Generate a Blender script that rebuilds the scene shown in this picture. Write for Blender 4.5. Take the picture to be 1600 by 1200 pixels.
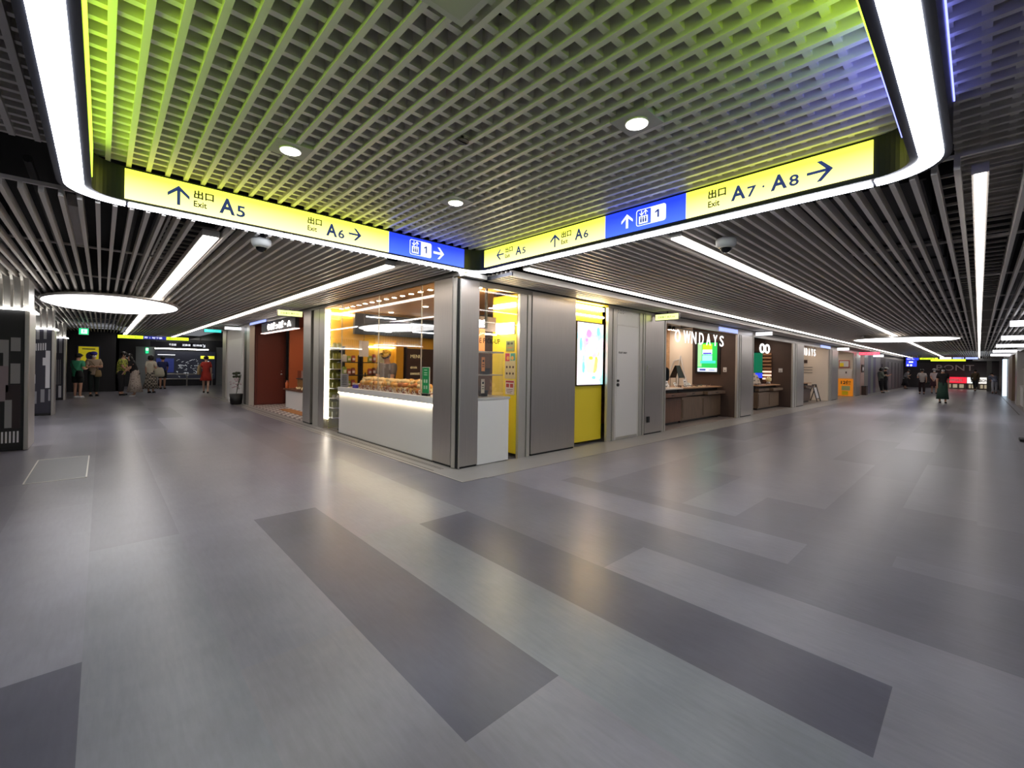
import bpy, bmesh, math, random
from mathutils import Vector, Matrix
random.seed(7)
PI = math.pi
sc = bpy.context.scene
for o in list(bpy.data.objects): bpy.data.objects.remove(o)
COL = sc.collection

# ---------------------------------------------------------------- camera
CAMH = 1.35
TH = math.radians(46.86)
ROLL = math.atan(0.0149)
cam = bpy.data.cameras.new('camera'); co = bpy.data.objects.new('camera', cam); COL.objects.link(co)
cam.sensor_fit = 'HORIZONTAL'; cam.sensor_width = 36.0
cam.lens = 684.0/1600*36.0
cam.shift_y = -(600-572.4)/1600
cam.clip_start = 0.05; cam.clip_end = 300
F = Vector((math.cos(TH), math.sin(TH), 0)); Rt = Vector((math.sin(TH), -math.cos(TH), 0)); Up = Vector((0, 0, 1))
# horizon falls to the right in the picture: the camera is rolled a little
c_, s_ = math.cos(ROLL), math.sin(ROLL)
cr = Rt*c_ + Up*s_; cu = -Rt*s_ + Up*c_
m = Matrix((cr, cu, -F)).transposed().to_4x4(); m.translation = Vector((0, 0, CAMH))
co.matrix_world = m
sc.camera = co

# ---------------------------------------------------------------- world, view
w = bpy.data.worlds.new('world'); sc.world = w; w.use_nodes = True
w.node_tree.nodes['Background'].inputs[0].default_value = (0.9, 0.93, 1.0, 1)
w.node_tree.nodes['Background'].inputs[1].default_value = 0.16
sc.view_settings.view_transform = 'Standard'; sc.view_settings.look = 'None'
sc.view_settings.gamma = 1; sc.view_settings.use_curve_mapping = False
sc.view_settings.exposure = 0.3

# ---------------------------------------------------------------- materials
def lin(c):
    if isinstance(c, str):
        c = c.lstrip('#'); c = tuple(int(c[i:i+2], 16)/255 for i in (0, 2, 4))
    return tuple((x/12.92 if x <= .04045 else ((x+.055)/1.055)**2.4) for x in c)+(1,)
MATS = {}
def mat(name, col='#808080', rough=.5, metal=0., emit=None, strength=0., noise=0., nscale=8., bump=0., spec=.5, stretch=None):
    if name in MATS: return MATS[name]
    M = bpy.data.materials.new(name); M.use_nodes = True
    nt = M.node_tree; b = nt.nodes['Principled BSDF']
    b.inputs['Base Color'].default_value = lin(col)
    b.inputs['Roughness'].default_value = rough; b.inputs['Metallic'].default_value = metal
    b.inputs['Specular IOR Level'].default_value = spec
    if emit is not None:
        b.inputs['Emission Color'].default_value = lin(emit); b.inputs['Emission Strength'].default_value = strength
    if noise or bump:
        tc = nt.nodes.new('ShaderNodeTexCoord'); mp = nt.nodes.new('ShaderNodeMapping')
        if stretch: mp.inputs['Scale'].default_value = stretch
        nz = nt.nodes.new('ShaderNodeTexNoise'); nz.inputs['Scale'].default_value = nscale; nz.inputs['Detail'].default_value = 5
        nt.links.new(tc.outputs['Object'], mp.inputs[0]); nt.links.new(mp.outputs[0], nz.inputs['Vector'])
        if noise:
            mr = nt.nodes.new('ShaderNodeMapRange'); mr.inputs['To Min'].default_value = 1-noise; mr.inputs['To Max'].default_value = 1+noise
            mr.inputs['From Min'].default_value = .3; mr.inputs['From Max'].default_value = .7
            nt.links.new(nz.outputs['Fac'], mr.inputs['Value'])
            hs = nt.nodes.new('ShaderNodeHueSaturation'); hs.inputs['Color'].default_value = lin(col)
            nt.links.new(mr.outputs[0], hs.inputs['Value']); nt.links.new(hs.outputs[0], b.inputs['Base Color'])
        if bump:
            bp = nt.nodes.new('ShaderNodeBump'); bp.inputs['Strength'].default_value = bump; bp.inputs['Distance'].default_value = .01
            nt.links.new(nz.outputs['Fac'], bp.inputs['Height']); nt.links.new(bp.outputs[0], b.inputs['Normal'])
    MATS[name] = M
    return M
def emis(name, col='#ffffff', s=1.):
    return mat(name, col, .6, 0, col, s)
def pattern_mat(name, cols, scale=20., kind='VORONOI', rough=.7, emit=0., stretch=(1, 1, 1)):
    """printed cloth or print: constant bands picked by a cell texture"""
    M = bpy.data.materials.new(name); M.use_nodes = True; nt = M.node_tree; b = nt.nodes['Principled BSDF']
    tc = nt.nodes.new('ShaderNodeTexCoord'); mp = nt.nodes.new('ShaderNodeMapping'); mp.inputs['Scale'].default_value = stretch
    nt.links.new(tc.outputs['Object'], mp.inputs[0])
    if kind == 'VORONOI':
        t = nt.nodes.new('ShaderNodeTexVoronoi'); t.inputs['Scale'].default_value = scale; out = t.outputs['Color']
        sep = nt.nodes.new('ShaderNodeSeparateColor'); nt.links.new(out, sep.inputs[0]); out = sep.outputs[0]
    elif kind == 'DOTS':
        t = nt.nodes.new('ShaderNodeTexVoronoi'); t.inputs['Scale'].default_value = scale; out = t.outputs['Distance']
    elif kind == 'CHECK':
        t = nt.nodes.new('ShaderNodeTexChecker'); t.inputs['Scale'].default_value = scale; out = t.outputs['Fac']
    elif kind == 'WAVE':
        t = nt.nodes.new('ShaderNodeTexWave'); t.inputs['Scale'].default_value = scale; t.bands_direction = 'Z'; out = t.outputs['Fac']
    else:
        t = nt.nodes.new('ShaderNodeTexNoise'); t.inputs['Scale'].default_value = scale; t.inputs['Detail'].default_value = 3; out = t.outputs['Fac']
    nt.links.new(mp.outputs[0], t.inputs['Vector'])
    cr_ = nt.nodes.new('ShaderNodeValToRGB'); cr_.color_ramp.interpolation = 'CONSTANT' if kind != 'NOISE' else 'LINEAR'
    els = cr_.color_ramp.elements
    n = len(cols); lo, hi = (.32, .68) if kind == 'NOISE' else (0, 1)
    if kind == 'DOTS': lo, hi = 0, .8
    while len(els) < n: els.new(.5)
    for i, c in enumerate(cols):
        els[i].position = lo + (hi-lo)*i/n; els[i].color = lin(c)
    nt.links.new(out, cr_.inputs[0]); nt.links.new(cr_.outputs[0], b.inputs['Base Color'])
    b.inputs['Roughness'].default_value = rough
    if emit:
        nt.links.new(cr_.outputs[0], b.inputs['Emission Color']); b.inputs['Emission Strength'].default_value = emit
    MATS[name] = M
    return M
def glass_mat(name, tint='#ffffff', refl=.05):
    M = bpy.data.materials.new(name); M.use_nodes = True; nt = M.node_tree
    out = nt.nodes['Material Output']; nt.nodes.remove(nt.nodes['Principled BSDF'])
    tr = nt.nodes.new('ShaderNodeBsdfTransparent'); tr.inputs[0].default_value = lin(tint)
    gl = nt.nodes.new('ShaderNodeBsdfGlossy'); gl.inputs['Roughness'].default_value = .02
    lw = nt.nodes.new('ShaderNodeLayerWeight'); lw.inputs['Blend'].default_value = .5
    fr = nt.nodes.new('ShaderNodeMath'); fr.operation = 'POWER'; fr.inputs[1].default_value = 3.2; nt.links.new(lw.outputs['Facing'], fr.inputs[0])
    ad = nt.nodes.new('ShaderNodeMath'); ad.operation = 'ADD'; ad.use_clamp = True; ad.inputs[1].default_value = refl
    mx = nt.nodes.new('ShaderNodeMixShader')
    nt.links.new(fr.outputs[0], ad.inputs[0]); nt.links.new(ad.outputs[0], mx.inputs[0])
    nt.links.new(tr.outputs[0], mx.inputs[1]); nt.links.new(gl.outputs[0], mx.inputs[2]); nt.links.new(mx.outputs[0], out.inputs[0])
    MATS[name] = M; return M

STEEL = mat('brushed_steel', '#c0bab5', .33, .9, noise=.06, nscale=3, stretch=(60, 60, .6))
STEELD = mat('dark_steel', '#5a5855', .35, .85)
JAMB = mat('satin_jamb', '#c6c2bb', .35, .6)
ALU = mat('aluminium_slat', '#e8e4de', .42, .15)
PLEN = mat('plenum_black', '#29292b', .9)
DUCT = mat('duct_grey', '#4a4a4c', .6, .3)
WHITE = mat('white_laminate', '#e4e2e2', .35)
WPAINT = mat('white_paint', '#d8d4d2', .5)
BLACK = mat('matt_black', '#101012', .5)
HOUS = mat('ring_housing', '#20222b', .38, .3)
LED = emis('ring_led', '#f4f6ff', 18.)
LINE = emis('line_led', '#fff7f2', 7.)
YEL = mat('yellow_laminate', '#f2da34', .4)
GLASS = glass_mat('window_glass')

# ---------------------------------------------------------------- mesh helpers
def box(bm, x0, x1, y0, y1, z0, z1, mi=0):
    x0, x1 = min(x0, x1), max(x0, x1); y0, y1 = min(y0, y1), max(y0, y1); z0, z1 = min(z0, z1), max(z0, z1)
    v = [bm.verts.new(p) for p in ((x0,y0,z0),(x1,y0,z0),(x1,y1,z0),(x0,y1,z0),(x0,y0,z1),(x1,y0,z1),(x1,y1,z1),(x0,y1,z1))]
    for f in ((0,3,2,1),(4,5,6,7),(0,1,5,4),(1,2,6,5),(2,3,7,6),(3,0,4,7)):
        bm.faces.new([v[i] for i in f]).material_index = mi
def cyl(bm, c, r, h, n=24, r2=None, mi=0, axis='Z'):
    r2 = r if r2 is None else r2
    c = Vector(c)
    def P(a, rr, t):
        p = (rr*math.cos(a), rr*math.sin(a), t)
        if axis == 'X': p = (p[2], p[0], p[1])
        if axis == 'Y': p = (p[1], p[2], p[0])
        return c+Vector(p)
    a = [bm.verts.new(P(2*PI*i/n, r, 0)) for i in range(n)]
    b = [bm.verts.new(P(2*PI*i/n, r2, h)) for i in range(n)]
    fs = [bm.faces.new(a[::-1]), bm.faces.new(b)]
    for i in range(n): fs.append(bm.faces.new((a[i], a[(i+1) % n], b[(i+1) % n], b[i])))
    for f in fs: f.material_index = mi
def tube(bm, pts, r, n=8, mi=0):
    pts = [Vector(p) for p in pts]; rings = []
    for i, p in enumerate(pts):
        d = (pts[min(i+1, len(pts)-1)]-pts[max(i-1, 0)]).normalized()
        a = d.orthogonal().normalized() if abs(d.z) > .9 else d.cross(Vector((0, 0, 1))).normalized()
        b = d.cross(a); rr = r[i] if isinstance(r, (list, tuple)) else r
        rings.append([bm.verts.new(p+a*rr*math.cos(2*PI*k/n)+b*rr*math.sin(2*PI*k/n)) for k in range(n)])
    for i in range(len(rings)-1):
        for k in range(n):
            bm.faces.new((rings[i][k], rings[i][(k+1) % n], rings[i+1][(k+1) % n], rings[i+1][k])).material_index = mi
    bm.faces.new(rings[0][::-1]).material_index = mi; bm.faces.new(rings[-1]).material_index = mi
def ball(bm, c, r, sub=2, sc_=(1, 1, 1), mi=0, rot=None):
    M = Matrix.Translation(c) @ (rot.to_4x4() if rot else Matrix.Identity(4)) @ Matrix.Diagonal((r*sc_[0], r*sc_[1], r*sc_[2], 1))
    g = bmesh.ops.create_icosphere(bm, subdivisions=sub, radius=1, matrix=M)
    for v in g['verts']:
        for f in v.link_faces: f.material_index = mi; f.smooth = True
def lathe(bm, prof, c=(0, 0, 0), n=24, mi=0, fold=0., nf=8, sx=1., sy=1.):
    rings = []
    for r, z in prof:
        rings.append([bm.verts.new((c[0]+sx*r*(1+fold*math.sin(nf*2*PI*k/n)*min(1, max(0, (prof[0][1]-z)/max(1e-6, abs(prof[0][1]-prof[-1][1])))))*math.cos(2*PI*k/n),
                                    c[1]+sy*r*(1+fold*math.sin(nf*2*PI*k/n)*min(1, max(0, (prof[0][1]-z)/max(1e-6, abs(prof[0][1]-prof[-1][1])))))*math.sin(2*PI*k/n), c[2]+z)) for k in range(n)])
    for i in range(len(rings)-1):
        for k in range(n):
            f = bm.faces.new((rings[i][k], rings[i][(k+1) % n], rings[i+1][(k+1) % n], rings[i+1][k])); f.material_index = mi; f.smooth = True
    f = bm.faces.new(rings[0]); f.material_index = mi
    f = bm.faces.new(rings[-1]); f.material_index = mi
def BM(): return bmesh.new()
def obj(name, bm, m, parent=None, bevel=0., smooth=False):
    me = bpy.data.meshes.new(name)
    bmesh.ops.recalc_face_normals(bm, faces=bm.faces)
    bm.to_mesh(me); bm.free()
    for mm in (m if isinstance(m, (list, tuple)) else [m]): me.materials.append(mm)
    o = bpy.data.objects.new(name, me); COL.objects.link(o)
    if parent is not None: o.parent = parent
    if bevel:
        b = o.modifiers.new('bevel', 'BEVEL'); b.width = bevel; b.segments = 2; b.limit_method = 'ANGLE'
    if smooth:
        for p in me.polygons: p.use_smooth = True
    return o
def tag(o, label=None, cat=None, group=None, kind=None):
    if label: o['label'] = label
    if cat: o['category'] = cat
    if group: o['group'] = group
    if kind: o['kind'] = kind
    return o
def thing(name, label, cat, loc=(0, 0, 0), rz=0., group=None):
    o = bpy.data.objects.new(name, None); COL.objects.link(o); o.empty_display_size = .1
    o.location = loc; o.rotation_euler = (0, 0, rz)
    return tag(o, label, cat, group)
def struct(name, bm, m, parent=None, **k):
    o = obj(name, bm, m, parent, **k)
    if parent is None: o['kind'] = 'structure'
    return o
def bx(name, d, m, parent=None, bevel=0.):
    b = BM(); box(b, *d); return obj(name, b, m, parent, bevel=bevel)
def sbx(name, d, m, label=None, bevel=0.):
    b = BM(); box(b, *d); o = struct(name, b, m, bevel=bevel)
    if label: o['label'] = label
    return o
def copy_tree(o, parent=None):
    c = o.copy(); COL.objects.link(c)
    if parent is not None: c.parent = parent
    for ch in list(o.children): copy_tree(ch, c)
    return c

# flat frame on a wall: u to the reader's right, v up, n toward the reader
class Frame:
    def __init__(s, o, u, v=(0, 0, 1)):
        s.o = Vector(o); s.u = Vector(u).normalized(); s.v = Vector(v).normalized(); s.n = s.u.cross(s.v)
    def p(s, a, b, c=0.): return s.o+s.u*a+s.v*b+s.n*c
def poly(bm, fr, pts, d0=0., d1=.003, mi=0):
    """extruded polygon given in frame coordinates"""
    a = [bm.verts.new(fr.p(x, y, d0)) for x, y in pts]; b = [bm.verts.new(fr.p(x, y, d1)) for x, y in pts]
    fs = [bm.faces.new(a[::-1]), bm.faces.new(b)]
    n = len(pts)
    for i in range(n): fs.append(bm.faces.new((a[i], a[(i+1) % n], b[(i+1) % n], b[i])))
    for f in fs: f.material_index = mi
def rect(bm, fr, x0, x1, y0, y1, d0=0., d1=.003, mi=0): poly(bm, fr, [(x0, y0), (x1, y0), (x1, y1), (x0, y1)], d0, d1, mi)
def rrect_pts(x0, x1, y0, y1, r, n=5):
    P = []
    for cx, cy, a0 in ((x1-r, y1-r, 0), (x0+r, y1-r, 90), (x0+r, y0+r, 180), (x1-r, y0+r, 270)):
        for i in range(n+1):
            a = math.radians(a0+90*i/n); P.append((cx+r*math.cos(a), cy+r*math.sin(a)))
    return P
def ellipse_pts(cx, cy, rx, ry, n=20): return [(cx+rx*math.cos(2*PI*i/n), cy+ry*math.sin(2*PI*i/n)) for i in range(n)]
def arrow(bm, fr, cx, cy, s, ang, d0=.002, d1=.004, t=.16):
    """plain shaft-and-chevron arrow, s overall length, pointing along ang degrees (0 = right)"""
    a = math.radians(ang)
    def R(x, y): return (cx+s*(x*math.cos(a)-y*math.sin(a)), cy+s*(x*math.sin(a)+y*math.cos(a)))
    for q in ([(-.5, -t/2), (.36, -t/2), (.36, t/2), (-.5, t/2)],
              [(.5, 0), (.06, .46), (-.12, .46), (.28, 0)],
              [(.5, 0), (.28, 0), (-.12, -.46), (.06, -.46)]):
        poly(bm, fr, [R(*p) for p in q], d0, d1)
def text_bm(bm, body, fr, x0, y0, h, w=None, d0=.002, d1=.004, mi=0, bold=0.):
    """lettering fitted to height h (and width w) with its lower left corner at x0, y0 of the frame"""
    cu_ = bpy.data.curves.new('t', 'FONT'); cu_.body = body; cu_.size = 1; cu_.extrude = 0; cu_.offset = bold
    cu_.resolution_u = 3
    to = bpy.data.objects.new('t', cu_); me = bpy.data.meshes.new_from_object(to)
    bpy.data.objects.remove(to)
    if len(me.vertices) == 0: return 0
    xs = [v.co.x for v in me.vertices]; ys = [v.co.y for v in me.vertices]
    sy = h/(max(ys)-min(ys)); sx = (w/(max(xs)-min(xs))) if w else sy
    mx, my = min(xs), min(ys)
    tb = BM(); tb.from_mesh(me)
    r = bmesh.ops.extrude_face_region(tb, geom=tb.faces[:])
    top = {v for v in r['geom'] if isinstance(v, bmesh.types.BMVert)}
    vm = {}
    for v in tb.verts:
        vm[v] = bm.verts.new(fr.p(x0+(v.co.x-mx)*sx, y0+(v.co.y-my)*sy, d1 if v in top else d0))
    for f in tb.faces:
        try: bm.faces.new([vm[v] for v in f.verts]).material_index = mi
        except ValueError: pass
    tb.free(); wd = (max(xs)-min(xs))*sx
    bpy.data.meshes.remove(me); bpy.data.curves.remove(cu_)
    return wd
def text_obj(name, body, fr, x0, y0, h, m, parent, w=None, d0=.002, d1=.004, bold=0.):
    b = BM(); text_bm(b, body, fr, x0, y0, h, w, d0, d1, 0, bold); return obj(name, b, m, parent)
# ================================================================ FLOOR
def floor_material():
    M = bpy.data.materials.new('floor_planks'); M.use_nodes = True; nt = M.node_tree; b = nt.nodes['Principled BSDF']
    at = nt.nodes.new('ShaderNodeAttribute'); at.attribute_name = 'plank'
    tc = nt.nodes.new('ShaderNodeTexCoord')
    n1 = nt.nodes.new('ShaderNodeTexNoise'); n1.inputs['Scale'].default_value = 1.3; n1.inputs['Detail'].default_value = 6; n1.inputs['Roughness'].default_value = .62
    mp = nt.nodes.new('ShaderNodeMapping'); mp.inputs['Scale'].default_value = (9, 1.2, 1)
    n2 = nt.nodes.new('ShaderNodeTexNoise'); n2.inputs['Scale'].default_value = 5; n2.inputs['Detail'].default_value = 5; n2.inputs['Roughness'].default_value = .6
    nt.links.new(tc.outputs['Object'], n1.inputs['Vector']); nt.links.new(tc.outputs['Object'], mp.inputs[0]); nt.links.new(mp.outputs[0], n2.inputs['Vector'])
    m1 = nt.nodes.new('ShaderNodeMapRange'); m1.inputs['From Min'].default_value = .2; m1.inputs['From Max'].default_value = .8; m1.inputs['To Min'].default_value = .76; m1.inputs['To Max'].default_value = 1.2
    m2 = nt.nodes.new('ShaderNodeMapRange'); m2.inputs['From Min'].default_value = .2; m2.inputs['From Max'].default_value = .8; m2.inputs['To Min'].default_value = .9; m2.inputs['To Max'].default_value = 1.1
    nt.links.new(n1.outputs['Fac'], m1.inputs[0]); nt.links.new(n2.outputs['Fac'], m2.inputs[0])
    mu = nt.nodes.new('ShaderNodeMath'); mu.operation = 'MULTIPLY'; nt.links.new(m1.outputs[0], mu.inputs[0]); nt.links.new(m2.outputs[0], mu.inputs[1])
    hs = nt.nodes.new('ShaderNodeHueSaturation'); nt.links.new(at.outputs['Color'], hs.inputs['Color']); nt.links.new(mu.outputs[0], hs.inputs['Value'])
    nt.links.new(hs.outputs[0], b.inputs['Base Color'])
    mr = nt.nodes.new('ShaderNodeMapRange'); mr.inputs['From Min'].default_value = .1; mr.inputs['From Max'].default_value = .9
    mr.inputs['To Min'].default_value = .26; mr.inputs['To Max'].default_value = .34
    nt.links.new(n1.outputs['Fac'], mr.inputs[0]); nt.links.new(mr.outputs[0], b.inputs['Roughness'])
    bp = nt.nodes.new('ShaderNodeBump'); bp.inputs['Strength'].default_value = .045; bp.inputs['Distance'].default_value = .004
    n3 = nt.nodes.new('ShaderNodeTexNoise'); n3.inputs['Scale'].default_value = 14; n3.inputs['Detail'].default_value = 3
    nt.links.new(tc.outputs['Object'], n3.inputs['Vector']); nt.links.new(n3.outputs['Fac'], bp.inputs['Height']); nt.links.new(bp.outputs[0], b.inputs['Normal'])
    b.inputs['Specular IOR Level'].default_value = .32
    MATS['floor'] = M; return M
bm = BM(); cl = bm.loops.layers.float_color.new('plank')
def plank(x0, x1, y0, y1, v):
    vs = [bm.verts.new(p) for p in ((x0, y0, 0), (x1, y0, 0), (x1, y1, 0), (x0, y1, 0))]
    f = bm.faces.new(vs)
    r, g, b_ = v
    for l in f.loops: l[cl] = (r, g, b_, 1)
LIGHTP = lin('#7b7983'); MIDP = lin('#6e6c75'); DARKP = lin('#555460')
rnd = random.Random(3)
def tone(kind=None):
    if kind == 'dark': return DARKP[:3]
    if kind == 'mid': return MIDP[:3]
    k = rnd.choice([LIGHTP, LIGHTP, LIGHTP, MIDP, tuple(.4*a+.6*b for a, b in zip(LIGHTP, MIDP)), tuple(.75*a+.25*b for a, b in zip(MIDP, DARKP))]); j = rnd.uniform(.93, 1.07)
    return tuple(c*j for c in k[:3])
W = .508
offs = {-1: 2.73, 0: 1.27, 1: 2.2, 2: 1.245, 3: .3, 4: .24, 5: 1.72, 6: 2.5, 7: .9, 8: .4}
known = {(-1, -.27): 'dark', (2, 1.245): 'dark', (4, .24): 'dark', (0, 4.27): 'mid', (5, 1.72): 'm2', (3, .3): 'l', (3, 3.3): 'l', (1, 2.2): 'l', (0, 1.27): 'l', (1, -.8): 'l',
         (2, -1.755): 'l', (4, 3.24): 'l', (5, 4.72): 'mid', (3, -2.7): 'l', (6, -.5): 'm2', (6, 2.5): 'm2'}
for k in range(-30, 9):
    x0 = -.05+W*k; x1 = min(x0+W, 4.27)
    if x0 >= 4.27: continue
    o_ = offs.get(k, rnd.uniform(0, 3)); y = o_-3*5
    while y < 34:
        kind = None
        for (kk, yy), t in known.items():
            if kk == k and abs(yy-y) < .05: kind = t
        if kind == 'l': v = tuple(c*rnd.uniform(.96, 1.04) for c in LIGHTP[:3])
        elif kind == 'm2': v = tuple(.72*a+.28*b for a, b in zip(MIDP[:3], DARKP[:3]))
        else: v = tone(kind)
        plank(x0, x1, y, y+3, v); y += 3
for k in range(-16, 8):
    y0 = .505+.508*k; y1 = y0+.508; x = 4.27-(0 if k == 0 else rnd.uniform(0, 3))
    while x < 58:
        v = tone('mid') if (k == 0 and abs(x-4.27) < .1) else tone()
        plank(max(x, 4.27), x+3, y0, y1, v); x += 3
# rest of the floor under the shops and behind the camera
plank(4.27, 60, .505+.508*8, 9, MIDP[:3]); plank(4.27, 14, 9, 34, MIDP[:3])
fl = struct('floor', bm, floor_material())

# pale stone border along the shop fronts, with its shutter grooves
STONE = mat('border_stone', '#8d8a88', .35, noise=.05, nscale=2)
bm = BM(); box(bm, 3.05, 3.4, 4.06, 20., .0005, .004); box(bm, 3.05, 3.4, 20, 20.3, .0005, .004)
struct('trim_1', bm, STONE)
bm = BM(); box(bm, 3.4, 52., 4.04, 4.64, .0005, .004); struct('trim_2', bm, STONE)
GRV = mat('groove_dark', '#4b4642', .5)
bm = BM()
for x in (3.10, 3.215, 3.25): box(bm, x, x+.012, 4.75, 19.9, .0042, .0055)
struct('trim_3', bm, GRV)
sbx('trim_4', (3.05, 3.062, 4.06, 20, .0043, .0056), JAMB)
sbx('trim_5', (22, 45, -.93, -.90, .0005, .004), GRV)
# steel-edged access hatch in the floor
t = thing('floor_hatch', 'rectangular steel-edged access hatch let into the floor before the patterned pillars', 'floor hatch', (-.36, 7.8, 0))
b = BM()
for d in ((-.25, .25, -.79, -.775), (-.25, .25, .765, .78), (-.25, -.238, -.79, .78), (.238, .25, -.79, .78)): box(b, *d, .0008, .004)
obj('frame', b, JAMB, t)
b = BM(); box(b, -.236, .236, -.773, .763, .0004, .003); obj('cover', b, mat('hatch_cover', '#606066', .4), t)

# ================================================================ CEILINGS
def slat(b, x0, x1, y0, y1, z0, z1): box(b, x0, x1, y0, y1, z0, z1)
ZJ = 2.832
# junction: blades along y with a second layer across them
bm = BM()
x = -2.0
x = -.235-.117*18
while x < 6.2:
    slat(bm, x+.003, x+.033, -2.6 if x > -.2 else .0, 4.47 if -.24 < x < 3.56 else (4.40 if x < 0 else .13), ZJ, ZJ+.09)
    x += .117
y = -2.6
yy = []
while y < 4.45:
    box(bm, -2.3, 3.6 if y > .1 else 6.2, y, y+.034, ZJ+.025, ZJ+.1); y += .117
struct('ceiling', bm, ALU)
# left corridor blades (along y)
bm = BM(); x = -2.35
while x < 2.42:
    if .64 < x+.014 < .86: x += .1; continue
    box(bm, x, x+.028, 4.665, 30, 2.562, 2.64); x += .1
box(bm, -2.35, 2.46, 4.66, 4.685, 2.612, 2.64)
yy = 7.
while yy < 30: box(bm, -2.35, .6, yy, yy+.03, 2.64, 2.66); box(bm, .9, 2.46, yy, yy+.03, 2.64, 2.66); yy += 2.4
struct('ceiling', bm, ALU)
bm = BM(); x = 2.70
while x < 3.34: box(bm, x, x+.028, 4.66, 19.8, 2.562, 2.65); x += .092
struct('ceiling', bm, ALU)
# right corridor blades (along x)
bm = BM(); y = 3.69
while y > -2.2:
    if not (1.85 < y+.014 < 2.0) and not (-.1 < y+.014 < .07): box(bm, 3.745, 53, y, y+.028, 2.572, 2.65)
    y -= .1
xx = 3.75
while xx < 52: box(bm, xx, xx+.025, -2.2, 3.72, 2.65, 2.67); xx += 2.4
struct('ceiling', bm, ALU)
bm = BM(); y = 4.54
while y > 4.05: box(bm, 3.80, 46, y, y+.026, 2.5, 2.58); y -= .088
struct('ceiling', bm, ALU)
bm = BM(); box(bm, 3.77, 3.79, 4.05, 4.56, 2.50, 2.545); struct('ceiling', bm, HOUS)  # dark plate added to hide the glowing ends of the blades
# dark voids above the blades
bm = BM(); box(bm, -8, 60, -6, 34, 3.45, 3.5); struct('ceiling', bm, PLEN)
# ducts and pipes in the void
r2 = random.Random(11)
for i, (d, lab) in enumerate([((-1.9, -.9, 6, 26, 2.95, 3.3), 'broad dark air duct above the left corridor blades, beside the pillars'),
                              ((1.15, 1.9, 5.5, 24, 3.0, 3.3), 'dark air duct above the left corridor blades, near the shop side'),
                              ((5, 45, .35, 1.2, 3.0, 3.35), 'long dark air duct above the right corridor blades'),
                              ((5, 45, -1.6, -.5, 3.05, 3.35), 'dark air duct above the far side of the right corridor')]):
    t = thing('air_duct', lab, 'duct', ((d[0]+d[1])/2, (d[2]+d[3])/2, d[4])); cx, cy, cz = t.location
    b = BM(); box(b, d[0]-cx, d[1]-cx, d[2]-cy, d[3]-cy, 0, d[5]-cz); L = d[3]-d[2] if d[3]-d[2] > d[1]-d[0] else d[1]-d[0]; k = 0
    while k < L-1:
        if d[3]-d[2] > d[1]-d[0]: box(b, d[0]-cx-.03, d[1]-cx+.03, d[2]-cy+k, d[2]-cy+k+.04, -.03, d[5]-cz+.03)
        else: box(b, d[0]-cx+k, d[0]-cx+k+.04, d[2]-cy-.03, d[3]-cy+.03, -.03, d[5]-cz+.03)
        k += 1.2
    obj('duct_body', b, DUCT, t)
for i, (y_, z_) in enumerate([(2.45, 2.95), (2.62, 3.05), (-.42, 2.9), (-.3, 3.1)]):
    b = BM(); tube(b, [(4.2, y_, z_), (45, y_, z_)], .03, 8)
    tag(obj('ceiling_pipe', b, DUCT), 'grey service pipe in the dark void above the right corridor blades', 'pipe', 'pipes above the right corridor')
for i, (x_, z_) in enumerate([(-.45, 2.95), (.25, 3.0), (.42, 2.9)]):
    b = BM(); tube(b, [(x_, 5.2, z_), (x_, 27, z_)], .03, 8)
    tag(obj('ceiling_pipe', b, DUCT), 'grey service pipe in the dark void above the left corridor blades', 'pipe', 'pipes above the left corridor')
def cable_tray(lab, x0, x1, y0, y1, z, along):
    b = BM()
    if along == 'x':
        for y_ in (y0, y1): box(b, x0, x1, y_-.012, y_+.012, z, z+.06)
        x = x0
        while x < x1: box(b, x, x+.02, y0, y1, z, z+.02); x += .25
    else:
        for x_ in (x0, x1): box(b, x_-.012, x_+.012, y0, y1, z, z+.06)
        y = y0
        while y < y1: box(b, x0, x1, y, y+.02, z, z+.02); y += .25
    tag(obj('cable_tray', b, JAMB), lab, 'cable tray')
cable_tray('ladder cable tray in the void over the line light nearest the far side', 4.3, 40, -.2, .22, 2.72, 'x')
cable_tray('ladder cable tray in the void above the left corridor', .5, .95, 5.2, 26, 2.85, 'y')
b = BM(); box(b, -.24, -.13, 5.45, 7.25, 2.70, 2.8); box(b, -.2, -.17, 6, 6.03, 2.8, 3.44); box(b, -.2, -.17, 7, 7.03, 2.8, 3.44); tag(obj('white_box', b, WPAINT), 'white narrow box hanging behind the blades of the left corridor ceiling', 'panel')

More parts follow.
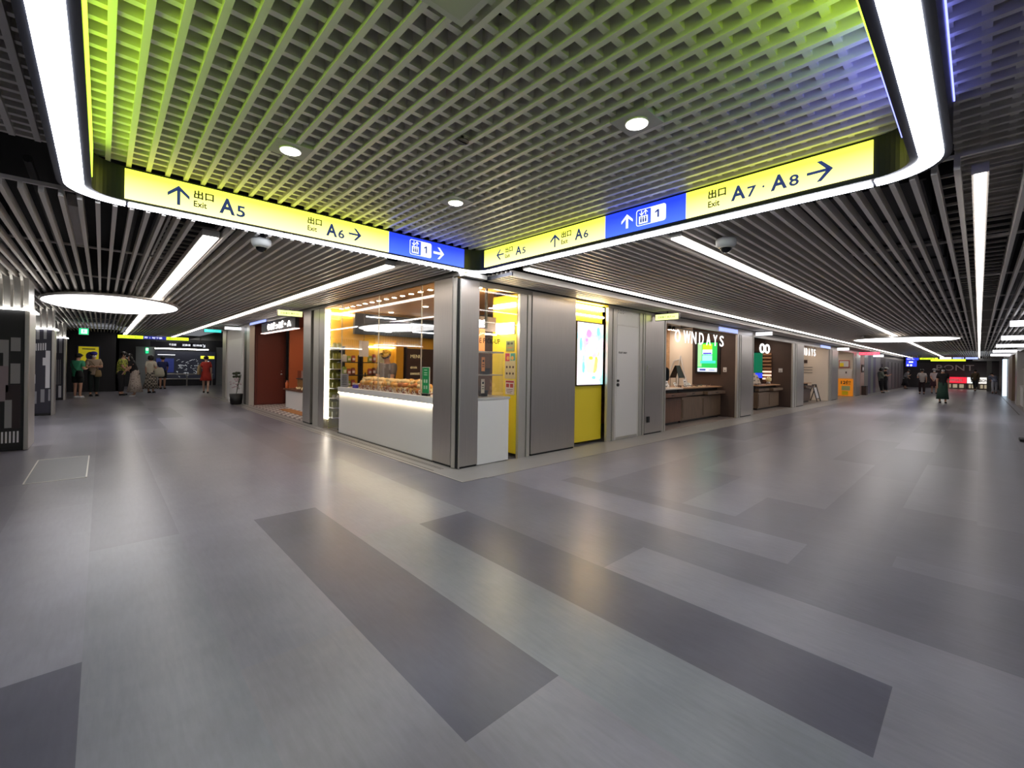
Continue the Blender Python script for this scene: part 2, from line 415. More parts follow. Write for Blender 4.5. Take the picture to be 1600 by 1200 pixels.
# ================================================================ RING LIGHT OVER THE JUNCTION
RX0, RX1, RY0, RY1, RR = -.24, 3.72, .11, 4.64, .36
def ring_path(off, part=None, n=10):
    x0, x1, y0, y1, r = RX0+off, RX1-off, RY0+off, RY1-off, max(.02, RR-off)
    P = []
    for cx, cy, a0 in ((x1-r, y1-r, 0), (x0+r, y1-r, 90), (x0+r, y0+r, 180), (x1-r, y0+r, 270)):
        P.append([(cx+r*math.cos(math.radians(a0+90*i/n)), cy+r*math.sin(math.radians(a0+90*i/n))) for i in range(n+1)])
    return P
ring = thing('ring_light', 'large rounded-square dark ring hung over the junction with a white light strip underneath', 'ceiling light', (1.74, 2.37, 2.57))
def R_(p): return (p[0]-1.74, p[1]-2.37)
def band(bm, o0, o1, z0, z1, closed=True, segs=None):
    A = [p for c in ring_path(o0) for p in c]; B = [p for c in ring_path(o1) for p in c]; n = len(A)
    va = [[bm.verts.new((*R_(p), z-2.57)) for p in L] for L in (A, B) for z in (z0, z1)]
    a0, a1, b0, b1 = va
    for i in range(n):
        j = (i+1) % n
        for q in ((a0[i], a0[j], a1[j], a1[i]), (b0[j], b0[i], b1[i], b1[j]), (a1[i], a1[j], b1[j], b1[i]), (a0[j], a0[i], b0[i], b0[j])): bm.faces.new(q)
bm = BM(); band(bm, 0, .175, 2.57, 2.83); obj('housing', bm, HOUS, ring)
# eight diffuser lengths with small joints between them
A = ring_path(.034); B = ring_path(.136)
def diffuser(a, b):
    bm = BM(); n = len(a)
    va = [bm.verts.new((*R_(p), z)) for p in a for z in (-.006, .0)]; vb = [bm.verts.new((*R_(p), z)) for p in b for z in (-.006, 0)]
    for i in range(n-1):
        bm.faces.new((va[2*i], va[2*i+2], vb[2*i+2], vb[2*i])); bm.faces.new((va[2*i+1], vb[2*i+1], vb[2*i+3], va[2*i+3]))
        bm.faces.new((va[2*i], va[2*i+1], va[2*i+3], va[2*i+2])); bm.faces.new((vb[2*i], vb[2*i+2], vb[2*i+3], vb[2*i+1]))
    bm.faces.new((va[0], vb[0], vb[1], va[1])); bm.faces.new((va[-2], va[-1], vb[-1], vb[-2]))
    obj('diffuser', bm, LED, ring)
for i in range(4):
    diffuser(A[i], B[i])
    p, q = A[i][-1], A[(i+1) % 4][0]; r, s = B[i][-1], B[(i+1) % 4][0]
    def lerp(u, v, t): return (u[0]+(v[0]-u[0])*t, u[1]+(v[1]-u[1])*t)
    L = math.dist(p, q); g = .018/L
    diffuser([lerp(p, q, g), lerp(p, q, 1-g)], [lerp(r, s, g), lerp(r, s, 1-g)])
# hangers
for (x, y) in ((-.15, 1), (-.15, 3.5), (3.63, 1), (3.63, 3.5), (1, 4.55), (2.6, 4.55), (1, .2), (2.6, .2)):
    b = BM(); tube(b, [(x-1.74, y-2.37, .26), (x-1.74, y-2.37, .88)], .008, 6); obj('hanger', b, STEELD, ring)

# ================================================================ DIRECTION SIGNS
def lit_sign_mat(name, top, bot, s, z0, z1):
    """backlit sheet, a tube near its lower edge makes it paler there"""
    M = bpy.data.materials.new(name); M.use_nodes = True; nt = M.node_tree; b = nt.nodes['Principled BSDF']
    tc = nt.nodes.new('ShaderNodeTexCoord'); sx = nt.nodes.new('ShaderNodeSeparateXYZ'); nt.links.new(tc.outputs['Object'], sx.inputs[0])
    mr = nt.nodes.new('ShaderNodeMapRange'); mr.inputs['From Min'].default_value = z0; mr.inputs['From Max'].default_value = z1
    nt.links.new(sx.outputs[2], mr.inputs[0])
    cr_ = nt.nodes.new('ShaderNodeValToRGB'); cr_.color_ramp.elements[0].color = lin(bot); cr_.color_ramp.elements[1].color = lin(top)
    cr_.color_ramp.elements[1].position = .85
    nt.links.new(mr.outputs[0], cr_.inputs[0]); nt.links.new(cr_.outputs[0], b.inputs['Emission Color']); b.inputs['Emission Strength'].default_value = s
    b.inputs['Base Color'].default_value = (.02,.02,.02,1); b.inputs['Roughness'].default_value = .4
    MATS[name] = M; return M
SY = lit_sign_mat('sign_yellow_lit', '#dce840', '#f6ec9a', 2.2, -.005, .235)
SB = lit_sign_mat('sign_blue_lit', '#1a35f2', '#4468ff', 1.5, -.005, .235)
SYP = emis('sign_lime_lit', '#b2e434', 4.0); SBP = emis('sign_blue_bright', '#7f86ff', 3.)
NAVY = mat('sign_navy', '#33448a', .5, 0, '#33448a', .4); GREYT = mat('sign_grey_text', '#34332a', .5, 0, '#34332a', .2)
SWHITE = emis('sign_white', '#f2f6ff', .95)
def exit_words(fr, t, x, y, s, nav=NAVY):
    b = BM(); text_bm(b, '出口', fr, x, y+.52*s, .48*s, .95*s, d0=.003, d1=.005, bold=.03); obj('lettering', b, GREYT, t)
    b = BM(); text_bm(b, 'Exit', fr, x, y+.05*s, .34*s, .62*s, d0=.003, d1=.005, bold=.02); obj('lettering', b, GREYT, t)
def gate(fr, t, x, y, h, w, c=NAVY):
    """letter A with its smaller number"""
    b = BM(); text_bm(b, 'A', fr, x, y, h, w[0], d0=.003, d1=.005, bold=.03); text_bm(b, w[2], fr, x+w[0]+.012, y, h*.72, w[1], d0=.003, d1=.005, bold=.02)
    obj('lettering', b, c, t)
def lift_icon(fr, t, x0, x1, y0, y1):
    b = BM(); P = rrect_pts(x0, x1, y0, y1, .022)
    n = len(P); I = rrect_pts(x0+.006, x1-.006, y0+.006, y1-.006, .017)
    for i in range(n): poly(b, fr, [P[i], P[(i+1) % n], I[(i+1) % n], I[i]], .003, .006)
    xm = (x0+x1)/2
    poly(b, fr, [(xm+.002, y0+.006), (x1-.02, y0+.006), (x1-.006, y0+.02), (x1-.006, y1-.02), (x1-.02, y1-.006), (xm+.002, y1-.006)], .003, .006)
    w_ = (xm-x0); cx = x0+w_*.5; hh = y1-y0
    rect(b, fr, cx-w_*.3, cx+w_*.3, y0+.12*hh, y0+.58*hh, .003, .006)
    arrow(b, fr, cx-.13*w_, y0+.76*hh, .3*hh, -90, .003, .006); arrow(b, fr, cx+.15*w_, y0+.78*hh, .3*hh, 90, .003, .006)
    obj('lift_symbol', b, SWHITE, t)
    b = BM()
    for k in (-1, 0, 1):
        poly(b, fr, ellipse_pts(cx+k*w_*.16, y0+.48*hh, w_*.05, w_*.05, 8), .006, .007); rect(b, fr, cx+k*w_*.16-.05*w_, cx+k*w_*.16+.05*w_, y0+.2*hh, y0+.42*hh, .006, .007)
    rect(b, fr, xm+.46*w_, xm+.56*w_, y0+.27*hh, y0+.73*hh, .006, .008); poly(b, fr, [(xm+.46*w_, y0+.73*hh), (xm+.3*w_, y0+.63*hh), (xm+.3*w_, y0+.55*hh), (xm+.46*w_, y0+.62*hh)], .006, .008)
    obj('lettering', b, mat('sign_navy_number', '#2b3f9c', .5, 0, '#2b3f9c', .5), t)
# sign facing the camera from the left corridor
t = thing('direction_sign', 'lit exit sign board on the left side of the ring, pointing up to A5', 'sign', (1.71, 4.46, 2.58))
def inv(t):  # parts are built in world coordinates, then moved under the thing
    for ch in t.children:
        ch.data.transform(Matrix.Translation(-t.location)); 
fr = Frame((0, 4.452, 0), (1, 0, 0))
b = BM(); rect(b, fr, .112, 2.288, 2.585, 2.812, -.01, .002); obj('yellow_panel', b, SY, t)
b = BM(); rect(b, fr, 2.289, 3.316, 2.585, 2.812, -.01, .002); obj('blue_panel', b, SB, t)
b = BM(); arrow(b, fr, .44, 2.695, .155, 90, .003, .005, .14); obj('arrow', b, NAVY, t)
b = BM(); arrow(b, fr, 1.907, 2.695, .135, 0, .003, .005, .14); obj('arrow', b, NAVY, t)
exit_words(fr, t, .54, 2.625, .145); exit_words(fr, t, 1.436, 2.63, .14)
gate(fr, t, .718, 2.625, .135, (.115, .065, '5')); gate(fr, t, 1.612, 2.625, .125, (.108, .062, '6'))
lift_icon(fr, t, 2.545, 2.832, 2.613, 2.785)
b = BM(); arrow(b, fr, 2.938, 2.692, .15, 0, .003, .005, .18); obj('arrow', b, SWHITE, t)
SIGNS = [t]
# sign facing from the right corridor
t = thing('direction_sign', 'lit exit sign board on the right side of the ring, ending in A7 and A8', 'sign', (3.54, 2.4, 2.58))
fr = Frame((3.538, 0, 0), (0, -1, 0))
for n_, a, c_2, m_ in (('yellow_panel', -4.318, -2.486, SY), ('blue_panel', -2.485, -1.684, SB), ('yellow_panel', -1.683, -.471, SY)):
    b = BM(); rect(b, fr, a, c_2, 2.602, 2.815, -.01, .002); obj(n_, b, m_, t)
for a_ in ((-4.013, 2.712, .135, 180), (-3.128, 2.705, .14, 90), (-.752, 2.702, .15, 0)):
    b = BM(); arrow(b, fr, *a_, .003, .005, .13); obj('arrow', b, NAVY, t)
exit_words(fr, t, -3.92, 2.645, .135); exit_words(fr, t, -3.037, 2.64, .14); exit_words(fr, t, -1.50, 2.635, .145)
gate(fr, t, -3.74, 2.655, .1, (.1, .055, '5')); gate(fr, t, -2.855, 2.655, .11, (.1, .058, '6'))
gate(fr, t, -1.325, 2.648, .11, (.105, .062, '7')); gate(fr, t, -1.05, 2.648, .11, (.105, .06, '8'))
b = BM(); poly(b, fr, ellipse_pts(-1.098, 2.70, .008, .008, 10), .003, .005); obj('lettering', b, NAVY, t)
lift_icon(fr, t, -2.147, -1.86, 2.635, 2.782)
b = BM(); arrow(b, fr, -2.243, 2.708, .13, 90, .003, .005, .18); obj('arrow', b, SWHITE, t)
SIGNS.append(t)
# boards on the near sides of the ring, two seen edge-on and one unseen
t = thing('direction_sign', 'lime-lit sign board seen edge-on along the inner left side of the ring', 'sign', (-.06, 2.4, 2.6))
b = BM(); box(b, -.064, -.060, .6, 4.15, 2.6, 2.815); obj('yellow_panel', b, SYP, t); SIGNS.append(t)
t = thing('direction_sign', 'unseen lit board added on the inner near right ring side to tint the ceiling', 'sign', (1.7, .29, 2.6))
b = BM(); box(b, .3, 2.35, .286, .296, 2.6, 2.815); obj('yellow_panel', b, SYP, t)  # faces away from the camera, added to tint the ceiling lime and blue
b = BM(); box(b, 2.352, 3.1, .286, .296, 2.6, 2.815); obj('blue_panel', b, SBP, t); SIGNS.append(t)
t = thing('direction_sign', 'blue-lit sign board on the outer face of the right side of the ring', 'sign', (2.2, .1, 2.6))
b = BM(); box(b, .6, 3.3, .102, .108, 2.797, 2.815); obj('blue_panel', b, SBP, t); SIGNS.append(t)
for t in SIGNS: inv(t)

# downlights in the junction ceiling
DL = emis('downlight_lens', '#fffaf5', 9.)
def downlight(x, y, lab, on_=True):
    t = thing('downlight', lab, 'ceiling light', (x, y, ZJ))
    b = BM(); box(b, -.115, .115, -.115, .115, -.004, .05); obj('mounting_plate', b, mat('plate_grey', '#b4b2ac', .5), t)
    b = BM(); cyl(b, (0, 0, -.012), .07, .01, 32); obj('rim', b, WPAINT, t)
    b = BM(); cyl(b, (0, 0, -.016), .061, .006, 32); obj('lens', b, DL, t)
downlight(.94, 3.285, 'round white downlight on a square plate, left of the three in the junction ceiling')
downlight(2.337, 1.426, 'round white downlight on a square plate, nearest to the right side of the ring')
downlight(2.323, 3.257, 'small round white downlight nearest the inner corner of the ring')
t = thing('ceiling_plate', 'plain pale square plate in the junction blades at the top of the view', 'ceiling panel', (1.0, 1.43, ZJ))
b = BM(); box(b, -.13, .13, -.13, .13, -.006, .05); obj('plate', b, WPAINT, t)
b = BM(); box(b, -.1, .1, -.1, .1, -.009, -.006); obj('inner_panel', b, mat('plate_pale', '#c8c6bc', .5), t)
t = thing('sprinkler', 'small dark ribbed sprinkler rose among the junction blades', 'sprinkler', (1.712, 2.339, ZJ))
b = BM()
for r in (.045, .032, .018): cyl(b, (0, 0, -.012+(.045-r)*.2), r, .006, 20)
cyl(b, (0, 0, -.01), .012, .05, 12); obj('rose', b, STEELD, t)
b = BM()
for k in range(8): a = PI*k/8; box(b, -.04*abs(math.cos(a))-.002, .04*abs(math.cos(a))+.002, -.002, .002, -.015, -.012)
obj('guard', b, JAMB, t)
# ceiling seam lines (dark joints across the junction blades)

# dome cameras
def dome(x, y, lab):
    t = thing('security_camera', lab, 'security camera', (x, y, 2.56))
    b = BM(); lathe(b, [(.03, .06), (.03, .0), (.085, 0), (.09, -.02), (.086, -.05), (.07, -.075), (.05, -.078)], n=28); obj('housing', b, mat('camera_white', '#a9a9ab', .4), t)
    b = BM(); tube(b, [(.055*math.cos(a*PI/12), .055*math.sin(a*PI/12), -.078) for a in range(25)], .007, 6); obj('lens_ring', b, JAMB, t)
    b = BM(); ball(b, (0, 0, -.075), .052, 3); obj('dome_lens', b, mat('dome_black', '#08080a', .08), t)
dome(1.13, 4.83, 'white dome camera under the left corridor blades, below the left sign board')
dome(4.22, 1.62, 'white dome camera under the right corridor blades, below the A7 A8 sign')

# ================================================================ LINE LIGHTS
def line_light(name, lab, x0, x1, y0, y1, z, m=LINE, cat='ceiling light', seg=2.4, endcap=True):
    t = thing(name, lab, cat, ((x0+x1)/2, (y0+y1)/2, z)); cx, cy, cz = t.location
    b = BM(); box(b, x0-cx, x1-cx, y0-cy, y1-cy, .008, .07)
    obj('housing', b, JAMB, t)
    al = 'x' if x1-x0 > y1-y0 else 'y'; b = BM(); g = .012
    if al == 'x':
        x = x0
        while x < x1-.05: box(b, x+g/2-cx, min(x+seg, x1)-g/2-cx, y0-cy+.012, y1-cy-.012, -.004, .008); x += seg
    else:
        y = y0
        while y < y1-.05: box(b, x0-cx+.012, x1-cx-.012, y+g/2-cy, min(y+seg, y1)-g/2-cy, -.004, .008); y += seg
    obj('diffuser', b, m, t); return t
line_light('line_light', 'long white line light in the right corridor ceiling, nearest the shop fronts', 3.80, 53, 3.765, 3.885, 2.548)
line_light('line_light', 'long white line light along the middle of the right corridor ceiling', 3.84, 53, 1.86, 1.98, 2.552)
line_light('line_light', 'long white line light running straight ahead by the far side of the right corridor', 3.86, 53, -.03, .045, 2.552)
line_light('line_light', 'long white line light in the left corridor ceiling, nearest the shop fronts', 2.5, 2.64, 4.95, 28, 2.556, emis('warm_line', '#fff3e6', 5.5))
line_light('line_light', 'white line light in the left corridor ceiling, passing over the oval lamp', .69, .83, 5.1, 27, 2.556)
# oval and round hanging lamps
def oval(lab, c, rx, ry, z, hang):
    t = thing('pendant_lamp', lab, 'pendant lamp', (c[0], c[1], z))
    b = BM(); lathe(b, [(.97, .05), (1, .03), (1, .018), (.97, .0)], n=56, sx=rx, sy=ry); obj('rim', b, JAMB, t)
    b = BM(); lathe(b, [(.965, .0), (.9, -.022), (.6, -.03), (.2, -.034)], n=56, sx=rx, sy=ry); obj('diffuser', b, emis('disc_lamp', '#fffdfb', 3.5), t)
    for hx, hy in hang:
        b = BM(); box(b, hx-.04, hx+.04, hy-.04, hy+.04, .04, 2.56-z+.05); obj('hanger', b, WPAINT, t)
oval('large flat white oval lamp under the left corridor blades', (.17, 12.1), 1.06, 1.8, 2.47, [(.0, -1.2), (0, 1.2)])
oval('flat white round lamp on stems under the right corridor blades', (19.4, 1.72), 1.25, 1.36, 2.43, [(-.2, 1.05), (.3, -.3)])
# ================================================================ SHOP FRONTS : shell
XW, YW = 3.36, 4.60
HEAD = mat('header_steel', '#9b9793', .35, .8)
DARKW = mat('dark_wall', '#232226', .7)
BROWN = mat('brown_wall', '#4c3a33', .6, noise=.1, nscale=3)
REDW = mat('oxblood_wall', '#5a241b', .55)
ORW = mat('orange_wall', '#b8613a', .6)
CREAM = mat('cream_wall', '#e6d8c8', .6)
WOODC = mat('wood_ceiling', '#d09a52', .55, noise=.15, nscale=3, stretch=(1, 14, 1))
WARM = emis('warm_spot', '#ffe2c0', 120.); STRIP = emis('warm_strip', '#ffecc4', 22.); WSTRIP = emis('white_strip', '#fffaf2', 9.)
# upper wall / fascia above everything (behind the ceiling blades)
sbx('wall_left', (3.36, 3.5, 4.62, 19.9, 2.514, 2.60), HEAD)
sbx('wall_left', (3.38, 3.5, 4.62, 19.9, 2.60, 3.45), PLEN)
sbx('wall_right', (3.40, 5.757, 4.602, 4.665, 2.42, 2.49), HEAD)
sbx('wall_right', (6.69, 8.87, 4.602, 4.665, 2.44, 2.49), HEAD)
sbx('wall_right', (8.87, 52, 4.602, 4.665, 2.335, 2.49), HEAD)
sbx('wall_right', (3.50, 52, 4.62, 4.75, 2.49, 3.45), PLEN)
sbx('trim_6', (3.36, 3.74, 4.50, 4.60, 2.50, 2.555), JAMB)

def pillar(name, lab, x0, x1, y0, y1, z1, face, m=STEEL, group=None):
    """steel-clad pier : face 'x' shows its -x side, 'y' its -y side"""
    t = thing(name, lab, 'pillar', ((x0+x1)/2, (y0+y1)/2, 0), group=group); cx, cy = t.location[:2]
    b = BM(); box(b, x0-cx, x1-cx, y0-cy, y1-cy, .03, z1); obj('cladding', b, m, t, bevel=.003)
    b = BM(); box(b, x0-cx+.012, x1-cx-.012, y0-cy+.012, y1-cy-.012, .004, .03); obj('base', b, BLACK, t)
    return t
# corner pier in two leaves with a shadow gap and a bright bead between them
t = thing('corner_pillar', 'brushed steel corner pier between the two lit shop windows', 'pillar', (3.55, 4.8, 0))
b = BM(); box(b, XW-3.55, .0, 4.75-4.8, 5.19-4.8, .03, 2.53); obj('cladding', b, STEEL, t, bevel=.003)
b = BM(); box(b, 3.40-3.55, 3.695-3.55, YW-4.8, 4.74-4.8, .03, 2.48); obj('cladding', b, STEEL, t, bevel=.003)
b = BM(); box(b, 3.375-3.55, 3.39-3.55, 4.62-4.8, 4.76-4.8, .01, 2.48); obj('shadow_gap', b, BLACK, t)
b = BM(); box(b, 3.362-3.55, 3.373-3.55, 4.66-4.8, 4.74-4.8, .01, 2.5); obj('bead', b, JAMB, t)
b = BM(); box(b, 3.384-3.55, 3.396-3.55, 4.595-4.8, 4.64-4.8, .01, 2.48); obj('bead', b, JAMB, t)
b = BM(); box(b, XW-3.55+.012, 0, 4.76-4.8, 5.18-4.8, .004, .03); box(b, 3.41-3.55, 3.685-3.55, YW-4.8+.012, 4.74-4.8, .004, .03); obj('base', b, BLACK, t)
# left corridor piers
t = pillar('steel_pillar', 'brushed steel pier between the bakery window and the red shop', XW, 3.6, 10.10, 10.58, 2.52, 'x')
sbx('trim_7', (3.37, 3.5, 9.62, 9.95, .004, 2.51), JAMB)
sbx('trim_8', (3.45, 3.5, 9.95, 10.10, .004, 2.51), BLACK)
sbx('trim_9', (3.37, 3.5, 9.30, 9.60, .004, 2.51), STEEL)
sbx('trim_10', (XW, 3.5, 15.58, 15.95, .004, 2.52), JAMB)
pillar('steel_pillar', 'dark narrow pier between the red shop and the white door recess', 3.37, 3.55, 15.97, 16.32, 2.52, 'x', STEELD)
sbx('trim_11', (XW, 3.6, 19.15, 19.75, .004, 2.52), JAMB)
sbx('wall_left', (3.44, 3.6, 9.93, 10.12, 0.0, 2.52), STEELD)
# right corridor piers (steel, facing the camera side)
R_P = [(4.72, 5.757, 'wide brushed steel panel between the bakery and the yellow recess', STEEL),
       (7.99, 8.69, 'brushed steel hatch panel beside the white door, with lever and socket', STEEL),
       (13.2, 14.03, 'steel pier between the first and second optician openings', STEEL),
       (18.74, 19.66, 'steel pier between the second and third optician openings', STEEL),
       (24.4, 25.5, 'steel pier beyond the cream fronted opening', STEEL),
       (30.2, 31.3, 'narrow steel pier after the orange poster opening', STEEL)]
PIER = []
for x0, x1, lab, m_ in R_P: PIER.append(pillar('steel_pillar', lab, x0, x1, YW, 4.9, 2.335 if x0 > 8.9 else 2.48, 'y', m_))
for i, (x0, x1) in enumerate([(4.46, 4.70), (6.69, 6.93), (7.78, 7.98), (8.70, 8.86), (12.9, 13.18), (14.05, 14.22), (18.23, 18.72), (24.0, 24.38), (25.52, 25.72), (29.5, 30.1)]):
    b = BM(); box(b, x0, x0+(x1-x0)*.3, 4.605, 4.655, .004, 2.48 if x0 < 8.9 else 2.34); box(b, x0+(x1-x0)*.36, x0+(x1-x0)*.66, 4.62, 4.655, .004, 2.48 if x0 < 8.9 else 2.34)
    box(b, x0+(x1-x0)*.72, x1, 4.608, 4.655, .004, 2.48 if x0 < 8.9 else 2.34)
    struct('trim_%d' % (12+i), b, JAMB)
# lever and socket on the steel hatch
t = PIER[1]; fr = Frame((0, YW-4.75, 0), (1, 0, 0)); ox = t.location[0]
b = BM(); rect(b, fr, 8.06-ox, 8.10-ox, 1.30, 1.42, .001, .012); rect(b, fr, 8.06-ox, 8.18-ox, 1.37, 1.39, .012, .03); obj('handle', b, JAMB, t)
b = BM(); rect(b, fr, 8.07-ox, 8.16-ox, .25, .37, .001, .02); obj('socket', b, BLACK, t)
# -------------------------------------------------- room shells behind the fronts
sbx('wall_back', (3.5, 6.3, 9.30, 9.36, 0, 2.6), mat('amber_wall', '#f2bc38', .5))
sbx('wall_back', (6.25, 6.32, 5.2, 9.3, 0, 2.6), BROWN)
sbx('wall_back', (4.50, 6.3, 5.18, 5.24, 0, 2.6), BROWN)
sbx('wall_back', (4.452, 4.50, 4.66, 5.20, 0.06, 2.42), YEL)
sbx('ceiling', (3.4, 6.3, 4.67, 9.35, 2.50, 2.53), WOODC)
sbx('floor', (3.42, 6.3, 4.78, 9.3, .004, .012), mat('shop_floor_grey', '#8c8478', .4))
# recess with the screen
sbx('wall_back', (5.76, 6.69, 4.735, 4.78, 0.05, 2.48), YEL)
sbx('ceiling', (5.76, 6.69, 4.61, 4.78, 2.465, 2.485), YEL)
# red shop
sbx('wall_back', (3.42, 4.42, 15.60, 15.66, 0, 2.55), REDW)
sbx('wall_back', (4.42, 5.6, 15.2, 15.3, 0, 2.55), ORW)
sbx('wall_back', (5.4, 5.46, 10.1, 15.3, 0, 2.55), ORW)
sbx('wall_back', (3.6, 5.4, 10.02, 10.08, 0, 2.55), BROWN)
sbx('ceiling', (3.4, 5.5, 10.05, 15.6, 2.53, 2.56), REDW)
sbx('floor', (3.42, 5.45, 10.08, 15.6, .004, .011), pattern_mat('zigzag_tiles', ['#d9d2cc', '#5a4b4b'], 7., 'CHECK', .35, stretch=(1.2, .8, 1)))
# white door recess beyond
sbx('wall_back', (3.40, 3.46, 16.32, 19.15, 0, 2.55), WPAINT)
# optician : continuous shell x 8.9..29.4
sbx('floor', (8.87, 30, 4.64, 9, .004, .010), mat('optician_floor', '#8a7f78', .35, noise=.12, nscale=2))
sbx('wall_back', (8.7, 13, 8.0, 8.06, 0, 2.6), CREAM)
sbx('wall_back', (12.95, 13.1, 5.88, 6.62, 0, 2.6), CREAM)
sbx('wall_back', (12.95, 13.1, 6.62, 8.0, 0, 2.6), mat('brick_tan', '#c9a37e', .7, noise=.2, nscale=9))
sbx('wall_back', (8.80, 8.86, 4.9, 8.0, 0, 2.6), mat('brick_tan', '#c9a37e', .7, noise=.2, nscale=9))
sbx('ceiling', (8.8, 25, 4.75, 9, 2.62, 2.66), BLACK)
sbx('wall_back', (12.92, 13.1, 4.66, 5.88, 0, 2.6), BROWN)
sbx('wall_back', (14.0, 18.6, 8.0, 8.06, 0, 2.6), mat('green_blue_dark', '#243c38', .6))
sbx('wall_back', (18.25, 18.6, 4.66, 8.0, 0, 2.6), mat('brown_wall'))
sbx('wall_back', (23.9, 24.2, 4.66, 8.0, 0, 2.6), CREAM)
sbx('wall_back', (19.5, 23.9, 7.0, 7.06, 0, 2.6), CREAM)
sbx('wall_back', (25.6, 30, 7.0, 7.06, 0, 2.6), CREAM)
sbx('wall_back', (29.45, 29.5, 4.66, 7, 0, 2.6), CREAM)
# far continuation of the right shop front
for x0, x1, m_ in [(31.4, 32.7, mat('pink_wall', '#c9a79c', .6)), (32.75, 34.0, mat('stripe_a', '#8d8a84', .4, .4)), (34.0, 35.0, mat('stripe_b', '#67607c', .5)), (35.0, 35.9, mat('stripe_c', '#8d938a', .45)),
                   (35.9, 36.9, mat('stripe_b')), (36.9, 38.8, mat('stripe_a')), (38.8, 41.2, mat('taupe_panel', '#4a423e', .5)), (41.2, 52.0, mat('far_panel', '#6d6c72', .45, .3))]:
    sbx('wall_right', (x0, x1, 4.62, 4.85, 0, 2.34), m_)
for x in (42.5, 44.5, 46.5, 48.5, 50.5):
    b = BM(); box(b, x, x+1.2, 4.585, 4.617, .1, 2.1); tag(obj('shutter_panel', b, mat('shutter_grey', '#7c7b80', .4, .4), bevel=.01), 'grey closed shutter bay at the far end of the right shop front', 'shutter', 'shutter bays at the far end')
b = BM(); box(b, 39.4, 39.9, 4.595, 4.618, 1.0, 1.9); tag(obj('wall_notice', b, BLACK), 'tall black framed notice on the far right shop front behind the leaning pair', 'notice')

# -------------------------------------------------- window glass
sbx('window_1', (3.385, 3.395, 5.19, 9.30, .905, 2.51), GLASS)
sbx('window_2', (3.70, 4.455, 4.63, 4.64, .93, 2.42), GLASS)
sbx('window_3', (3.385, 3.395, 8.56, 9.3, .05, .90), GLASS)
for y in (5.55, 6.9, 8.45):
    b = BM(); box(b, 3.383, 3.397, y, y+.007, .905, 2.505); struct('trim_%d' % (30+int(y)), b, JAMB)

# ================================================================ BAKERY
# counter
t = thing('shop_counter', 'long white counter with a light strip under its ledge below the left bakery window', 'counter', (3.45, 6.86, 0))
def L(x0, x1, y0, y1, z0, z1): return (x0-3.45, x1-3.45, y0-6.86, y1-6.86, z0, z1)
b = BM(); box(b, *L(3.385, 3.95, 5.19, 8.53, .02, .79)); obj('front_panel', b, WHITE, t)
b = BM(); box(b, *L(3.355, 4.0, 5.19, 8.53, .805, .90)); obj('worktop', b, WHITE, t, bevel=.004)
b = BM(); box(b, *L(3.360, 3.383, 5.2, 8.52, .780, .803)); obj('light_strip', b, STRIP, t)
b = BM(); box(b, *L(3.36, 3.38, 5.19, 8.53, .004, .02)); obj('plinth', b, STEELD, t)
t = thing('shop_counter', 'white pick-up counter block behind the right bakery window', 'counter', (3.98, 4.8, 0))
b = BM(); box(b, -.28, .29, -.19, .3, .012, .88); obj('front_panel', b, WHITE, t, bevel=.003)
b = BM(); box(b, -.28, .31, -.195, .31, .883, .915); obj('worktop', b, mat('grey_top', '#b9b6b6', .3), t)
# glass display box on the pick-up counter
t = thing('display_case', 'clear display case on the pick-up counter, holding small dark items', 'display case', (3.98, 4.85, .915))
b = BM(); box(b, -.27, .26, -.15, -.145, 0, .62); box(b, .255, .26, -.145, .15, 0, .62); obj('glass', b, GLASS, t)
b = BM(); box(b, -.27, .255, -.14, .15, .30, .312); box(b, -.27, .26, -.15, .15, .62, .64); obj('shelf', b, JAMB, t)
for i, (x, z, w_, h_, c_3, lab) in enumerate([(.02, 0, .11, .085, '#1d1714', 'small dark box on the lower level of the display case'), (.0, .088, .07, .05, '#3a2a22', 'small brown box lying on the dark box in the display case'),
                               (.05, .313, .12, .09, '#15161a', 'dark lump of wrapped goods on the shelf of the display case')]):
    tt = thing('goods_box', lab, 'box', (3.98+x, 4.87, .916+z)); b = BM(); box(b, -w_/2, w_/2, -.04, .04, 0, h_*.8); obj('box_body', b, mat('gb%d' % i, c_3, .5), tt, bevel=.006)
    b = BM(); box(b, -w_/2-.003, w_/2+.003, -.043, .043, h_*.8, h_); obj('lid', b, mat('gb%d' % i), tt)
for z, c_3, lab in ((.05, '#f0e2c8', 'narrow pale price card with dark print low inside the display case'), (.36, '#f0a060', 'narrow orange price card inside the display case')):
    tt = thing('price_card', lab, 'card', (3.92, 4.78, .915+z)); f2 = Frame((0, 0, 0), (1, 0, 0))
    b = BM(); rect(b, f2, -.03, .03, 0, .2, 0, .004); obj('card', b, mat('card'+c_3, c_3, .6), tt)
    b = BM(); rect(b, f2, -.015, .015, .13, .16, .005, .006); rect(b, f2, -.02, .02, .09, .10, .005, .006); rect(b, f2, -.02, .02, .06, .07, .005, .006); obj('print', b, BLACK, tt)
